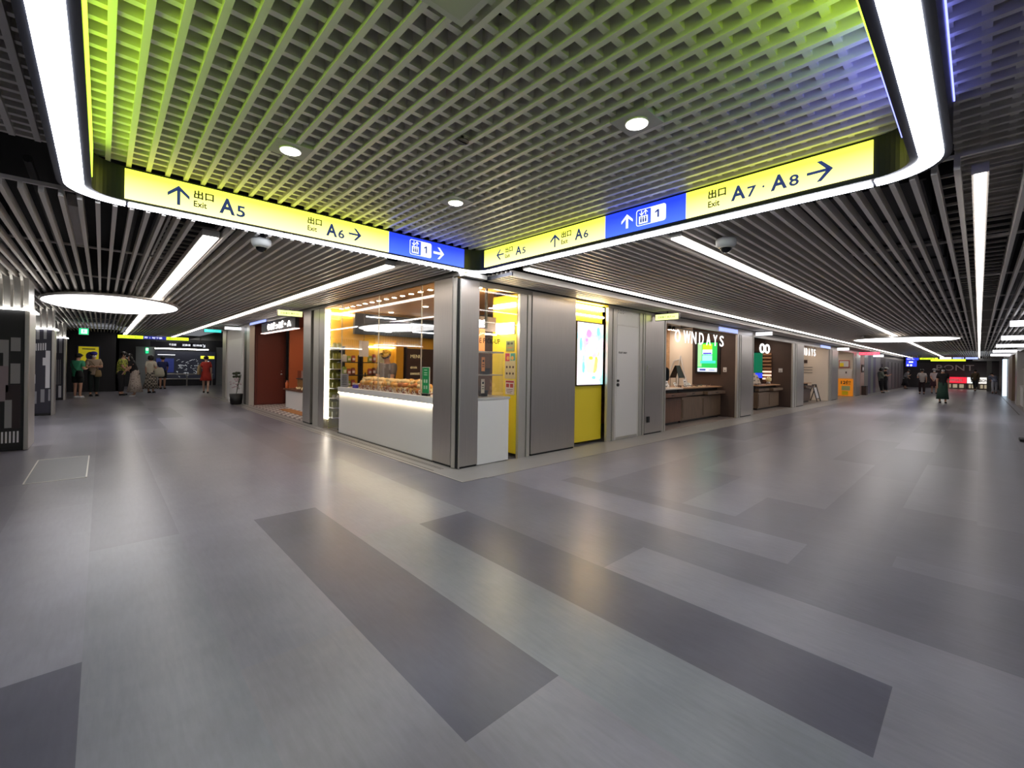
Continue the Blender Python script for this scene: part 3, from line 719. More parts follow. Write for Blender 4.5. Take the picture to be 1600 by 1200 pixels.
# hanging black post and led strips in the right window
sbx('trim_50', (4.10, 4.13, 4.95, 4.98, 1.9, 2.5), BLACK)
t = thing('strip_light', 'white glowing strip along the top of the yellow partition behind the right bakery window', 'light', (4.44, 4.9, 2.26)); bx('diffuser', (-.03, .008, -.22, .25, -.03, .03), STRIP, t)
t = thing('strip_light', 'white vertical light strip at the far end of the left bakery window', 'light', (3.43, 9.25, 1.3)); bx('diffuser', (-.02, .02, -.02, .02, -1.1, 1.17), emis('bright_strip', '#fff4e4', 14.), t)
t = thing('strip_light', 'horizontal white light strip at the top of the bakery shelf end', 'light', (3.8, 9.27, 2.4)); bx('diffuser', (-.35, .15, -.015, .015, -.02, .02), STRIP, t)
t = thing('strip_light', 'white glowing strip at the top of the yellow recess above the screen', 'light', (6.22, 4.70, 2.40)); bx('diffuser', (-.45, .45, -.02, .02, -.03, .03), STRIP, t)
# glowing letters reflected in the right window, modelled as a hung sign
t = thing('shop_sign', 'glowing white lettering standing for letters reflected in the right bakery window', 'sign', (3.95, 5.05, 1.93)); f2 = Frame((0, 0, 0), (1, 0, 0))
bx('backing', (-.35, .45, .02, .04, -.06, .16), BROWN, t)
text_obj('lettering', 'らぽっぽ', f2, -.3, -.01, .12, emis('letters_white', '#fff8ea', 8.), t, w=.52, d0=0, d1=.015, bold=.03)
bx('light_bar', (-.35, .45, -.0, .03, -.11, -.09), STRIP, t)
# round glowing lamp that blooms on the yellow partition
t = thing('wall_lamp', 'bright white box lamp against the yellow partition behind the right window', 'lamp', (4.40, 4.86, 1.93)); bx('diffuser', (-.04, .03, -.16, .16, -.09, .06), emis('box_lamp', '#fffbe8', 12.), t); bx('frame', (.03, .045, -.17, .17, -.1, .07), WPAINT, t)
# window lettering PICK-UP
t = thing('window_lettering', 'dark E PICK-UP lettering on the right bakery window', 'lettering', (3.92, 4.62, 1.66)); f2 = Frame((0, 0, 0), (1, 0, 0))
text_obj('lettering', 'E PICK-UP', f2, -.2, 0, .07, BLACK, t, w=.37, d0=0, d1=.003, bold=.01)
# orange poster behind it
t = thing('poster', 'orange poster with a white line drawing of a figure behind the right bakery window', 'poster', (3.93, 5.06, 1.5)); f2 = Frame((0, 0, 0), (1, 0, 0))
b = BM(); rect(b, f2, -.22, .24, .06, .40, 0, .01); obj('sheet', b, mat('orange_print', '#e79a5a', .6), t)
b = BM()
tube(b, [(-.08+.12*math.cos(a*PI/8), -.012, .27+.1*math.sin(a*PI/8)) for a in range(17)], .008, 6); tube(b, [(-.15, -.012, .07), (-.08, -.012, .17), (.02, -.012, .08)], .008, 6); tube(b, [(.0, -.012, .33), (.12, -.012, .3), (.2, -.012, .34)], .008, 6)
obj('line_drawing', b, WHITE, t)
# notices on the yellow partition (its face looks toward the left window)
fy = Frame((4.449, 0, 0), (0, -1, 0))
def notice(lab, y0, y1, z0, z1, cols, deco):
    t = thing('notice', lab, 'notice', (4.447, (y0+y1)/2, z0)); f2 = Frame((0, 0, 0), (0, -1, 0)); w2 = (y1-y0)/2
    b = BM(); rect(b, f2, -w2, w2, 0, z1-z0, 0, .004); obj('sheet', b, mat('sheet_'+cols, cols, .6), t)
    for nm, c_3, P in deco:
        b = BM()
        for q in P:
            if len(q) == 4: rect(b, f2, -w2+q[0]*2*w2, -w2+q[1]*2*w2, q[2]*(z1-z0), q[3]*(z1-z0), .004, .006)
            else: poly(b, f2, ellipse_pts(-w2+q[0]*2*w2, q[1]*(z1-z0), q[2], q[2], 14), .004, .007)
        obj(nm, b, mat('print_'+c_3, c_3, .6), t)
notice('small grey-green notice highest on the yellow partition', 4.70, 4.88, 1.575, 1.735, '#7f8a55', [('print', '#3c4030', [(.15, .45, .6, .85), (.55, .85, .62, .82)]), ('print', '#b56a3a', [(.2, .8, .3, .38)])])
notice('tall coloured menu sheet with rows of small round pictures on the yellow partition', 4.67, 4.90, 1.165, 1.55, '#c9bd92', [('picture', '#b8344a', [(.05, .45, .68, .98)]), ('picture', '#3f9a8a', [(.55, .95, .7, .98)]), ('picture', '#d8a04a', [(.72, .8, .03), (.3, .8, .03)]),
       ('dishes', '#4a3226', [(.2, .45, .018), (.5, .45, .018), (.8, .45, .018), (.2, .2, .018), (.5, .2, .018), (.8, .2, .018)])])
notice('white notice with a red heading lowest on the yellow partition', 4.69, 4.88, .93, 1.14, '#e4d8d8', [('heading', '#b3261e', [(.05, .95, .84, .97), (.1, .42, .5, .76), (.55, .88, .5, .76)]), ('print', '#6a5a5a', [(.12, .85, .34, .38), (.12, .8, .22, .26), (.2, .7, .1, .14)])])

# downlights in the wooden ceiling of the bakery
for i in range(15):
    y = 5.42+i*.28
    t = thing('shop_downlight', 'small warm downlight in the row along the bakery window head', 'ceiling light', (3.62, y, 2.497), group='warm downlights along the bakery window head')
    b = BM(); cyl(b, (0, 0, -.008), .045, .008, 16); obj('rim', b, JAMB, t); b = BM(); cyl(b, (0, 0, -.011), .036, .003, 16); obj('lens', b, WARM, t)
for i, (x, y) in enumerate([(4.6, 6.0), (4.6, 7.4), (4.6, 8.8), (5.6, 6.6), (5.6, 8.2), (4.0, 5.0)]):
    t = thing('shop_downlight', 'warm downlight deeper in the wooden bakery ceiling', 'ceiling light', (x, y, 2.497), group='warm downlights deeper in the bakery')
    b = BM(); cyl(b, (0, 0, -.008), .06, .008, 16); obj('rim', b, JAMB, t); b = BM(); cyl(b, (0, 0, -.011), .05, .003, 16); obj('lens', b, WARM, t)
# dark menu bulkhead with light bars on the back wall
t = thing('menu_bulkhead', 'slate grey bulkhead with white light bars across the back of the bakery', 'bulkhead', (5.1, 9.2, 2.0)); SLATE = mat('slate_blue', '#3a4652', .35)
bx('panel', (-1.15, 1.1, -.04, .05, 0, .45), SLATE, t)
for x0, x1, z in ((-.9, -.2, .38), (.2, 1.05, .30), (-.95, -.3, .08), (.25, 1.05, .12)): bx('light_bar', (x0, x1, -.055, -.041, z, z+.018), WSTRIP, t)
bx('screen', (-.3, .15, -.05, -.041, .12, .36), mat('screen_slate', '#4a4a66', .2, 0, '#4a4a66', .3), t)
# brown menu doors at the back
t = thing('menu_board', 'dark brown menu board with pale lettering at the back of the bakery', 'menu board', (5.62, 9.22, .012)); f2 = Frame((0, -.03, 0), (1, 0, 0))
bx('board', (-.42, .6, -.03, .05, 0, 1.72), BROWN, t); bx('frame', (-.44, -.40, -.04, .05, 0, 1.75), STEELD, t)
b = BM()
for k, z in enumerate((1.5, 1.25, 1.1, .93, .8)): text_bm(b, ['MENU', 'drink', 'sweet', 'potato', 'set'][k], f2, -.3, z, .06 if k else .08, None, .001, .004)
obj('lettering', b, mat('menu_cream', '#e9d8a0', .5, 0, '#e9d8a0', .4), t)
sbx('wall_back', (4.93, 5.12, 9.16, 9.3, .012, 1.9), mat('amber_column', '#d8a028', .4))
# tasselled pelmet
t = thing('tassel_pelmet', 'white tasselled strip along the yellow back wall', 'pelmet', (4.75, 9.27, 1.72))
bx('rail', (-.5, .35, -.03, .0, 0, .03), WSTRIP, t); b = BM()
for k in range(28): box(b, -.1+k*.016, -.1+k*.016+.007, -.028, -.024, .035, .14)
obj('fringe', b, WPAINT, t)
# ================================================================ BAKERY GOODS
random.seed(5)
# black rack with shelves
t = thing('display_rack', 'black post display rack with shelves of packets, left of the bakery staff', 'rack', (3.68, 8.70, .012))
bx('post', (.16, .24, -.04, .04, 0, 1.52), BLACK, t)
for z in (.62, .86, 1.1, 1.36): bx('shelf', (-.22, .55, -.14, .14, z, z+.018), BLACK, t)
bx('base', (-.2, .5, -.14, .14, 0, .04), BLACK, t)
pk = [('#c9a86a', 'tan'), ('#8aa03c', 'green'), ('#7a3a26', 'brown'), ('#d9d4c8', 'white'), ('#a34a3a', 'red')]
def packet(lab, x, y, z, w_, d_, h_, c_3, group):
    t = thing('snack_packet', lab, 'packet', (x, y, z), group=group)
    b = BM(); box(b, -w_/2, w_/2, -d_/2, d_/2, 0, h_*.86); obj('bag', b, mat('pk'+c_3, c_3, .5), t, bevel=.012)
    b = BM(); box(b, -w_/2+.005, w_/2-.005, -.004, .004, h_*.86, h_); obj('crimped_top', b, mat('pk'+c_3), t)
    b = BM(); box(b, -w_*.3, w_*.3, -d_/2-.003, -d_/2, h_*.25, h_*.6); obj('packet_label', b, WPAINT, t)
lev = {.638: 'lowest', .878: 'second', 1.118: 'third', 1.378: 'top'}
for z, nm in lev.items():
    for k in range(8):
        c_3, cn = pk[(k*3+int(z*10)) % 5]
        x = 3.52+k*.088
        if .1 < (x-3.68) < .3: continue
        packet('%s snack packet on the %s shelf of the black rack' % (cn, nm), x, 8.63, z+.013, .08, .06, random.uniform(.12, .17), c_3, '%s packets on the %s rack shelf' % (cn, nm))
# tall green glowing shelf unit at the window end
t = thing('shelf_unit', 'lime back-lit shelf unit at the far end of the left bakery window', 'shelf unit', (3.62, 9.08, .012))
bx('back', (-.18, .02, .13, .16, 0, 1.7), mat('lime_back', '#a9a83c', .5), t)
bx('side', (.02, .035, -.15, .16, 0, 1.7), BLACK, t)
for k in range(8): bx('shelf', (-.18, .02, -.14, .13, .22+k*.2, .235+k*.2), WPAINT, t)
n_ = 0
for k in range(8):
    for j in range(2):
        if k == 2: lab, c_3 = 'small round white pot on a shelf of the lime back-lit unit', '#f0ead8'
        else: lab, c_3 = 'small yellow-green carton on the shelves of the lime back-lit unit', '#9a9a34'
        tt = thing('jar' if k == 2 else 'carton', lab, 'jar' if k == 2 else 'carton', (3.49+j*.09, 9.06, .012+.237+k*.2), group='white pots on the lime unit' if k == 2 else 'cartons on the lime unit')
        b = BM()
        if k == 2: cyl(b, (0, 0, 0), .033, .05, 14); obj('pot', b, mat('pot_white', '#f0ead8', .4), tt); b = BM(); cyl(b, (0, 0, .05), .03, .012, 14); obj('lid', b, JAMB, tt)
        else: box(b, -.035, .035, -.03, .03, 0, .11); obj('carton_body', b, mat('carton', c_3, .5), tt, bevel=.004); b = BM(); box(b, -.03, .03, -.002, .002, .11, .135); obj('carton_top', b, mat('carton'), tt)
# printed paper trays and bread on the counter
PRINT = pattern_mat('tray_print', ['#f2ead8', '#c98a4a', '#f5efe2', '#8a4a3a'], 45., 'VORONOI', .5)
BREAD = [mat('bread_gold', '#efb65e', .5, noise=.2, nscale=9), mat('bread_pale', '#f8dfa4', .5, noise=.2, nscale=9), mat('bread_brown', '#cc7c3a', .5, noise=.25, nscale=9)]
protos = []
def bun(mi):
    b = BM(); ball(b, (0, 0, .035), .055, 2, (1.25, .85, .66))
    o = None
    return b
for i in range(5):
    y0 = 5.72+i*.43
    t = thing('bread_tray', 'printed paper tray of bread in the row on the bakery counter', 'tray', (3.60, y0+.2, .901), group='printed bread trays on the counter')
    b = BM(); box(b, -.13, .13, -.19, .19, 0, .012); obj('base', b, WPAINT, t)
    b = BM(); box(b, -.135, -.128, -.195, .195, 0, .075); box(b, .128, .135, -.195, .195, 0, .075); box(b, -.128, .128, -.195, -.188, 0, .075); box(b, -.128, .128, .188, .195, 0, .075); obj('printed_wall', b, PRINT, t)
bunnames = ['golden', 'pale', 'dark brown']
proto = {}
for k in range(3):
    r_ = thing('bread_roll', '%s glazed bread roll in the piles on the bakery counter' % bunnames[k], 'bread roll', (3.55, 5.8, .92), group='%s rolls piled on the bakery counter' % bunnames[k])
    b = BM(); ball(b, (0, 0, .038), .055, 3, (1.15, .9, .78)); me = obj('crust', b, BREAD[k], r_)
    b = BM(); ball(b, (0, 0, .066), .03, 2, (1.2, .6, .6)); obj('glaze', b, mat('glaze', '#f3c878', .2), r_)
    proto[k] = r_
cnt = {0: 0, 1: 0, 2: 0}
for i in range(5):
    y0 = 5.72+i*.43
    for lay in range(3):
        for a in range(3 if lay < 2 else 2):
            for bb in range(4 if lay < 2 else 3):
                k = random.choice((0, 0, 1, 2) if lay < 2 else (0, 1, 1))
                o = proto[k] if cnt[k] == 0 else copy_tree(proto[k]); cnt[k] += 1
                o.location = (3.60-.085+.085*a+(.04 if lay == 2 else 0)+random.uniform(-.01, .01), y0+.055+.097*bb+(.045 if lay == 2 else 0)+random.uniform(-.01, .01), .925+lay*.056+random.uniform(-.008, .012))
                o.rotation_euler = (random.uniform(-.2, .2), random.uniform(-.2, .2), random.uniform(0, PI))
# things standing on the counter
t = thing('menu_stand', 'green upright menu card in a white frame on the bakery counter', 'menu stand', (3.46, 5.52, .901), rz=0); f2 = Frame((0, 0, 0), (.25, -1, 0))
b = BM(); rect(b, f2, -.075, .075, .03, .42, 0, .01); obj('frame', b, WHITE, t)
b = BM(); rect(b, f2, -.066, .066, .04, .41, .0105, .013); obj('sheet', b, mat('menu_green', '#1f8a4e', .4, 0, '#1f8a4e', .25), t)
b = BM()
for z in (.37, .33, .30): rect(b, f2, -.03, .03, z, z+.012, .0135, .015)
for xx in (-.035, .01):
    for z in (.19, .1): rect(b, f2, xx, xx+.025, z, z+.05, .0135, .015)
obj('print', b, mat('menu_print', '#d8efd8', .5), t)
b = BM(); rect(b, f2, -.06, .06, 0, .03, -.03, .03); obj('foot', b, BLACK, t)
t = thing('napkin_dispenser', 'white box dispenser at the near end of the bakery counter', 'dispenser', (3.52, 5.28, .901))
bx('body', (-.06, .06, -.07, .07, 0, .2), WHITE, t, bevel=.008); bx('slot', (-.062, -.06, -.03, .03, .13, .14), BLACK, t)
t = thing('price_sheet', 'grey-white printed sheet standing at the far end of the bakery counter', 'sheet', (3.42, 8.36, .901)); f2 = Frame((0, 0, 0), (.3, -1, 0))
b = BM(); rect(b, f2, -.11, .11, 0, .26, 0, .008); obj('card', b, mat('sheet_grey', '#b9b7b8', .5), t)
b = BM()
for k in range(6): rect(b, f2, -.07, .07, .05+k*.032, .06+k*.032, .0085, .01)
obj('print', b, STEELD, t)
t = thing('sweets_box', 'small violet-blue box of sweets on the counter before the rack post', 'box', (3.50, 7.95, .901)); bx('box_body', (-.07, .07, -.07, .07, 0, .06), mat('violet', '#5a50d8', .4), t)
b = BM()
for k in range(6): ball(b, (-.04+.04*(k % 3), -.03+.06*(k//3), .072), .022, 1)
obj('sweets', b, WPAINT, t)
t = thing('bottle_bundle', 'dark bottle with a brown wrapper beside the bread trays', 'bottle', (3.6, 7.86, .901)); b = BM(); lathe(b, [(.035, 0), (.04, .02), (.04, .17), (.014, .23), (.014, .29)], n=18); obj('glass_body', b, mat('bottle_dark', '#2a1a14', .15), t); b = BM(); cyl(b, (0, 0, .05), .0415, .08, 18); obj('wrapper', b, mat('wrap_tan', '#b59a78', .6), t)
t = thing('hanging_clipboard', 'white price sheet hung from the rack post top', 'sheet', (3.86, 8.50, 1.50)); bx('sheet', (-.1, .1, 0, .006, 0, .32), WPAINT, t)
b = BM(); tube(b, [(0, .0, .32), (0, .0, .998)], .005, 6); obj('hook', b, STEELD, t)
t = thing('hanging_bag_sign', 'small pale bag hung on the yellow wall beside the shelves', 'bag', (4.62, 9.25, 1.35)); bx('bag_body', (-.09, .07, -.02, .02, 0, .2), mat('bag_pale', '#b8b48c', .6), t); b = BM(); tube(b, [(-.05, 0, .2), (-.01, 0, .28), (.03, 0, .2)], .005, 6); obj('strap', b, BLACK, t)
t = thing('apron', 'pinkish brown cloth hung beside the steel pier inside the bakery', 'cloth', (3.95, 5.6, 1.15))
b = BM(); lathe(b, [(.04, .42), (.07, .38), (.08, .1), (.09, 0)], n=16, fold=.25, nf=5, sy=.4); obj('cloth', b, mat('cloth_pink', '#b08a7a', .8), t)
b = BM(); tube(b, [(0, 0, .42), (0, 0, 1.34)], .004, 6); obj('hanging_cord', b, BLACK, t)
t = thing('round_sign', 'white oval disc sign with a blue mark hung inside the left bakery window', 'sign', (3.62, 5.36, 1.72)); f2 = Frame((0, 0, 0), (.35, -1, 0))
b = BM(); poly(b, f2, ellipse_pts(0, 0, .07, .1, 24), 0, .012); obj('disc', b, emis('disc_white', '#f2f4ff', 1.2), t)
b = BM(); poly(b, f2, ellipse_pts(0, .01, .02, .035, 16), .013, .016); obj('mark', b, mat('mark_blue', '#3a62c8', .5), t)
b = BM(); tube(b, [(0, 0, .1), (0, 0, .775)], .004, 6); obj('hanging_cord', b, STEELD, t)

# ================================================================ SCREEN, DOOR
t = thing('advert_screen', 'tall bright screen showing a pink and white iced drink in the yellow recess', 'screen', (6.30, 4.70, 1.05)); f2 = Frame((0, 0, 0), (1, 0, 0))
bx('frame', (-.39, .39, .0, .035, -.02, 1.1), STEELD, t)
b = BM(); rect(b, f2, -.37, .37, 0, 1.08, 0, .004); obj('screen', b, pattern_mat('ad_wash', ['#b9f2f0', '#ffffff', '#ffe2f4', '#f4fbff', '#a4ecee'], 3., 'NOISE', .3, 1.15, (1.5, 1, 1)), t)
def blob(nm, c_3, P, d, s=1.1):
    b = BM()
    for q in P: poly(b, f2, ellipse_pts(*q, 22), .004+d, .006+d)
    obj(nm, b, emis('ad_'+c_3, c_3, s), t)
blob('picture', '#f6b9d8', [(-.02, .72, .2, .22), (.05, .6, .19, .15)], 0)
blob('picture', '#ff8fc0', [(-.06, .9, .07, .07), (-.12, .78, .03, .03), (-.1, .7, .025, .025)], .002)
blob('picture', '#fff2fa', [(.05, .74, .1, .1), (-.08, .62, .06, .09)], .004)
b = BM(); poly(b, f2, [(-.16, .46), (.22, .46), (.18, .24), (.12, .2), (-.08, .2), (-.13, .25)], .004, .007); obj('picture', b, emis('ad_cup', '#ffefc0', 1.1), t)
b = BM(); poly(b, f2, [(.13, .46), (.22, .46), (.18, .24), (.12, .2), (.08, .21)], .007, .009); obj('picture', b, emis('ad_cup2', '#f6c074', 1.1), t)
blob('picture', '#ffd84a', [(0, .47, .06, .03), (.16, .47, .03, .025)], .005)
blob('picture', '#7fe8d8', [(.1, .12, .06, .03), (-.2, .3, .04, .1), (-.28, .7, .04, .12), (.22, .95, .05, .08)], 0)
blob('picture', '#c4f07a', [(.2, .56, .05, .06)], 0)
bx('light_bar', (-.44, .40, -.0, .015, 1.20, 1.225), STRIP, t)

t = thing('door_1', 'plain white staff door between the yellow recess and the steel hatch', 'door', (7.35, 4.66, 0)); t['kind'] = 'structure'; del t['category']
f2 = Frame((0, -.045, 0), (1, 0, 0))
bx('frame', (-.42, .43, -.04, .04, .004, 2.48), WPAINT, t)
bx('door_leaf', (-.36, .37, -.048, -.041, .06, 2.14), WHITE, t); bx('transom', (-.36, .37, -.046, -.041, 2.16, 2.46), WHITE, t)
b = BM(); cyl(b, (-.33, -.078, 1.11), .022, .03, 16, axis='Y'); cyl(b, (-.33, -.075, 1.035), .03, .025, 16, axis='Y'); obj('door_handle', b, BLACK, t)
text_obj('lettering', 'STAFF ONLY', f2, -.30, 1.62, .035, STEELD, t, w=.28, d0=.003, d1=.006)
b = BM()
for dx in (0, .06, .1, .16):
    for dz in (0, .05): rect(b, f2, -.33+dx, -.318+dx, 2.37+dz, 2.385+dz, .002, .005)
obj('vent_holes', b, BLACK, t)
bx('kick_plate', (-.36, .37, -.05, -.046, .012, .055), JAMB, t)

# ================================================================ RED SHOP
t = thing('door_2', 'oxblood door in the red wall of the left corridor shop', 'door', (3.98, 15.58, .012)); t['kind'] = 'structure'; del t['category']
bx('frame', (-.46, .40, -.02, .02, 0, 2.3), REDW, t); bx('door_leaf', (-.4, .36, -.035, -.02, .03, 2.2), mat('oxblood_door', '#662a1e', .5), t)
b = BM(); ball(b, (.29, -.055, .97), .03, 2); ball(b, (.29, -.05, 1.07), .016, 2); obj('door_knob', b, JAMB, t)
t = thing('shop_sign', 'dark hanging sign board with glowing white lettering over the red shop', 'sign', (3.50, 13.0, 2.22)); f2 = Frame((-.05, 0, 0), (0, -1, 0))
bx('board', (-.045, .045, -1.5, 1.6, 0, .29), mat('sign_charcoal', '#35343a', .5), t)
text_obj('lettering', 'らぽっぽ・A', f2, -.9, .05, .19, emis('letters_soft', '#fff6f0', 3.), t, w=2.1, d0=0, d1=.02, bold=.02)
bx('light_bar', (-.06, .06, -1.52, 1.62, -.02, -.002), emis('pinkish_strip', '#ffe4dc', 1.6), t)
t = thing('display_table', 'white box display table with a brown top in the red shop', 'table', (4.6, 13.3, .011))
bx('body', (-.48, .5, -2.0, 1.2, 0, .52), WPAINT, t); bx('table_top', (-.53, .55, -2.1, 1.3, .522, .57), mat('top_brown', '#6a4434', .4), t)
t = thing('display_case', 'wicker-fronted glass case on the display table of the red shop', 'display case', (4.5, 12.9, .582))
WICK = pattern_mat('wicker', ['#a9763a', '#5a3a1c'], 30., 'CHECK', .6)
bx('base', (-.3, .35, -1.3, .8, 0, .3), WICK, t); bx('rim', (-.33, .37, -1.32, .82, .302, .33), BLACK, t)
b = BM(); box(b, -.3, -.295, -1.3, .8, .332, .55); obj('glass', b, GLASS, t)
t = thing('goods_heap', 'heap of small yellow snack bags in the wicker case', 'snack bags', (4.4, 12.9, .965)); t['kind'] = 'stuff'
b = BM()
for k in range(40): ball(b, (random.uniform(-.1, .3), random.uniform(-1.2, .7), random.uniform(-.01, .08)), .06, 1, (1, .8, .6))
obj('bags', b, mat('bag_yellow', '#d8a83a', .5), t)
t = thing('goods_heap', 'heap of pale wrapped sweets at the front of the brown table top', 'sweets', (4.14, 12.6, .60)); t['kind'] = 'stuff'; b = BM()
for k in range(60): ball(b, (random.uniform(-.03, .05), random.uniform(-1, .9), random.uniform(0, .05)), .03, 1)
obj('sweets', b, mat('sweet_pale', '#e8cfa0', .5), t)
t = thing('orange_bottle', 'small orange bottle at the corner of the brown table top', 'bottle', (4.12, 14.4, .582)); b = BM(); lathe(b, [(.04, 0), (.045, .02), (.045, .16), (.02, .2), (.02, .24)], n=16); obj('bottle_body', b, mat('orange_b', '#c9683a', .4), t); b = BM(); cyl(b, (0, 0, .24), .022, .03, 12); obj('cap', b, BLACK, t)
for i, (y, z) in enumerate([(12.7, 1.45), (12.6, 1.22)]):
    t = thing('figurine', ['upper', 'lower'][i]+' white cutout figure with dark markings hung before the orange wall', 'ornament', (4.2, y, z))
    b = BM(); f2 = Frame((0, 0, 0), (.5, -1, 0)); poly(b, f2, [(-.1, 0), (-.04, -.1), (.06, -.12), (.12, -.02), (.04, .0), (.1, .1), (0, .05), (-.08, .1)], 0, .02); obj('cutout', b, WHITE, t)
    b = BM(); poly(b, f2, ellipse_pts(.02, -.04, .03, .03, 12), .021, .024); obj('markings', b, BLACK, t)
    b = BM(); tube(b, [(0, 0, .04), (0, 0, 2.52-z)], .004, 6); obj('hanging_cord', b, STEELD, t)
t = thing('floor_mat', 'tan mat on the zigzag tiles before the display table', 'mat', (3.86, 12.5, .012)); bx('mat', (-.14, .14, -1.3, 1.2, 0, .012), mat('mat_tan', '#a8703c', .8), t)
for i, (x, y) in enumerate([(4.2, 11.2), (4.2, 12.8), (4.9, 14.4), (3.8, 14.2)]):
    t = thing('shop_downlight', 'warm downlight in the red shop ceiling', 'ceiling light', (x, y, 2.529), group='warm downlights in the red shop')
    b = BM(); cyl(b, (0, 0, -.008), .07, .008, 16); obj('rim', b, JAMB, t); b = BM(); cyl(b, (0, 0, -.011), .055, .003, 16); obj('lens', b, WARM, t)
# white door beyond, plant and small signs
t = thing('door_3', 'white door in the recess beyond the red shop', 'door', (3.39, 17.7, 0)); t['kind'] = 'structure'; del t['category']
bx('door_leaf', (-.02, .0, -1.1, 1.1, .03, 2.15), WHITE, t); bx('frame', (-.01, .005, -1.2, 1.2, .004, 2.3), WPAINT, t)
t = thing('flower_stand', 'black pot of white and pink orchids standing before the white door', 'potted flowers', (3.14, 16.2, .004))
b = BM(); lathe(b, [(.13, 0), (.16, .02), (.19, .34), (.17, .34)], n=20); obj('pot', b, BLACK, t)
b = BM(); text_bm(b, '祝', Frame((-.16, 0, 0), (0, -1, 0)), -.1, .08, .18, .2, .03, .035); obj('lettering', b, WHITE, t)
b = BM(); r3 = random.Random(2)
for k in range(5): a = r3.uniform(0, 6.3); tube(b, [(0, 0, .3), (.05*math.cos(a), .05*math.sin(a), .6), (.14*math.cos(a), .14*math.sin(a), .95)], .006, 6)
obj('stems', b, mat('stem_green', '#3c4a2a', .6), t)
b = BM()
for k in range(26): a = r3.uniform(0, 6.3); q = r3.uniform(.03, .16); ball(b, (q*math.cos(a), q*math.sin(a), r3.uniform(.45, .85)), .035, 1, (1, 1, .6))
obj('blossoms', b, mat('orchid', '#c8b4b8', .6), t)
b = BM()
for k in range(16): a = r3.uniform(0, 6.3); q = r3.uniform(.0, .1); ball(b, (q*math.cos(a), q*math.sin(a), r3.uniform(.88, 1.02)), .045, 1)
obj('leaf_crown', b, mat('leaf_dark', '#2c3320', .6), t)
# small projecting signs
def flag_sign(lab, x, y, z0, z1, w_, u, m_, words=None, cat='sign', wc=BLACK, flip=1):
    t = thing('projecting_sign', lab, cat, (x, y, z0)); f2 = Frame((0, 0, 0), u); h = z1-z0
    b = BM(); rect(b, f2, -w_/2, w_/2, 0, h, -.03, .03); obj('frame', b, STEELD, t)
    b = BM(); rect(b, f2, -w_/2+.008, w_/2-.008, .008, h-.008, .031, .034); obj('lit_face', b, m_, t)
    if words: text_obj('lettering', words, f2, -w_/2+.12*w_, h*.3, h*.38, wc, t, w=w_*.72, d0=.035, d1=.037)
    b = BM(); tube(b, [(0, 0, h), (0, 0, 2.52-z0)], .012, 8); obj('hanger', b, STEELD, t)
    return t
LIMEF = emis('lime_face', '#ecf7a0', 1.15); WF = emis('white_face', '#f6f6ff', 2.2)
flag_sign('small lime-yellow lit sign by the steel pier before the red shop', 2.97, 10.25, 2.36, 2.49, .5, (1, -.05, 0), LIMEF, '区画番号 案内 A5')
flag_sign('small lime-yellow lit sign before the optician opening', 8.3, 4.3, 2.325, 2.455, .5, (0, -1, 0), LIMEF, '区画番号 案内 A8')
flag_sign('blank white lit sign over the white door of the left corridor', 3.22, 17.0, 2.42, 2.52, .58, (1, 0, 0), WF)
flag_sign('small teal lit sign beyond the white door of the left corridor', 2.75, 17.9, 2.35, 2.46, .5, (1, 0, 0), emis('teal_face', '#35c8c0', 1.1), '出口 Exit', wc=WHITE)
flag_sign('white lit projecting sign between the first and second optician openings', 14.2, 4.33, 2.36, 2.47, .45, (0, -1, 0), WF)
flag_sign('white lit projecting sign beyond the third optician opening', 24.4, 4.2, 2.29, 2.41, .45, (0, -1, 0), WF)
flag_sign('white lit projecting sign near the striped wall', 34.5, 4.2, 2.25, 2.4, .5, (0, -1, 0), WF)
b_ = flag_sign('red lit sign with white characters near the striped wall', 30.5, 4.1, 2.25, 2.42, .9, (0, -1, 0), emis('red_face', '#ff5a70', 1.2), '串カツ', wc=WHITE)
for x0, x1, i in ((11.6, 12.85, 0), (22.2, 23.9, 1)):
    t = thing('lightbox', ['pale blue', 'far pale blue'][i]+' lit box on the header above the optician opening', 'light box', ((x0+x1)/2, 4.59, 2.35)); bx('lit_face', (-(x1-x0)/2, (x1-x0)/2, -.01, .008, 0, .1), emis('blue_face', '#a8b8ff', .9), t)
t = thing('lightbox', 'pale blue lit box on the header of the red shop', 'light box', (3.35, 14.6, 2.5)); bx('lit_face', (-.01, .0, -.9, .9, 0, .07), emis('blue_face'), t)

# ================================================================ OPTICIAN
WOOD = mat('walnut', '#6d4a38', .45, noise=.25, nscale=4, stretch=(10, 10, .8)); WOODT = mat('walnut_top', '#b58a66', .4, noise=.15, nscale=4)
WOODM = mat('walnut_grey', '#75604e', .45, noise=.2, nscale=4, stretch=(10, 10, .8))
def sign_letters(lab, words, x0, w_, z0, h, y=4.78):
    t = thing('shop_sign', lab, 'sign', (x0+w_/2, y, z0)); f2 = Frame((0, 0, 0), (1, 0, 0))
    n = len(words); cw = w_/n
    for i, ch in enumerate(words):
        if ch == ' ': continue
        text_obj('letter', ch, f2, -w_/2+i*cw+.08*cw, 0, h, emis('letter_glow', '#ffffff', 1.1), t, w=cw*(.85 if ch == 'W' else .6), d0=0, d1=.012)
    bx('rail', (-w_/2, w_/2, -.03, -.01, h+.02, h+.035), BLACK, t)
    for q in (-.4, .4): b = BM(); tube(b, [(q*w_, -.02, h+.03), (q*w_, -.02, 2.618-z0)], .008, 6); obj('hanger', b, BLACK, t)
    return t
sign_letters('big glowing white letters hung over the first optician opening', 'OWNDAYS', 9.55, 2.95, 1.97, .29)
t = thing('shop_sign', 'glowing white spectacle-shaped sign over the second optician opening', 'sign', (15.75, 4.78, 2.05)); b = BM()
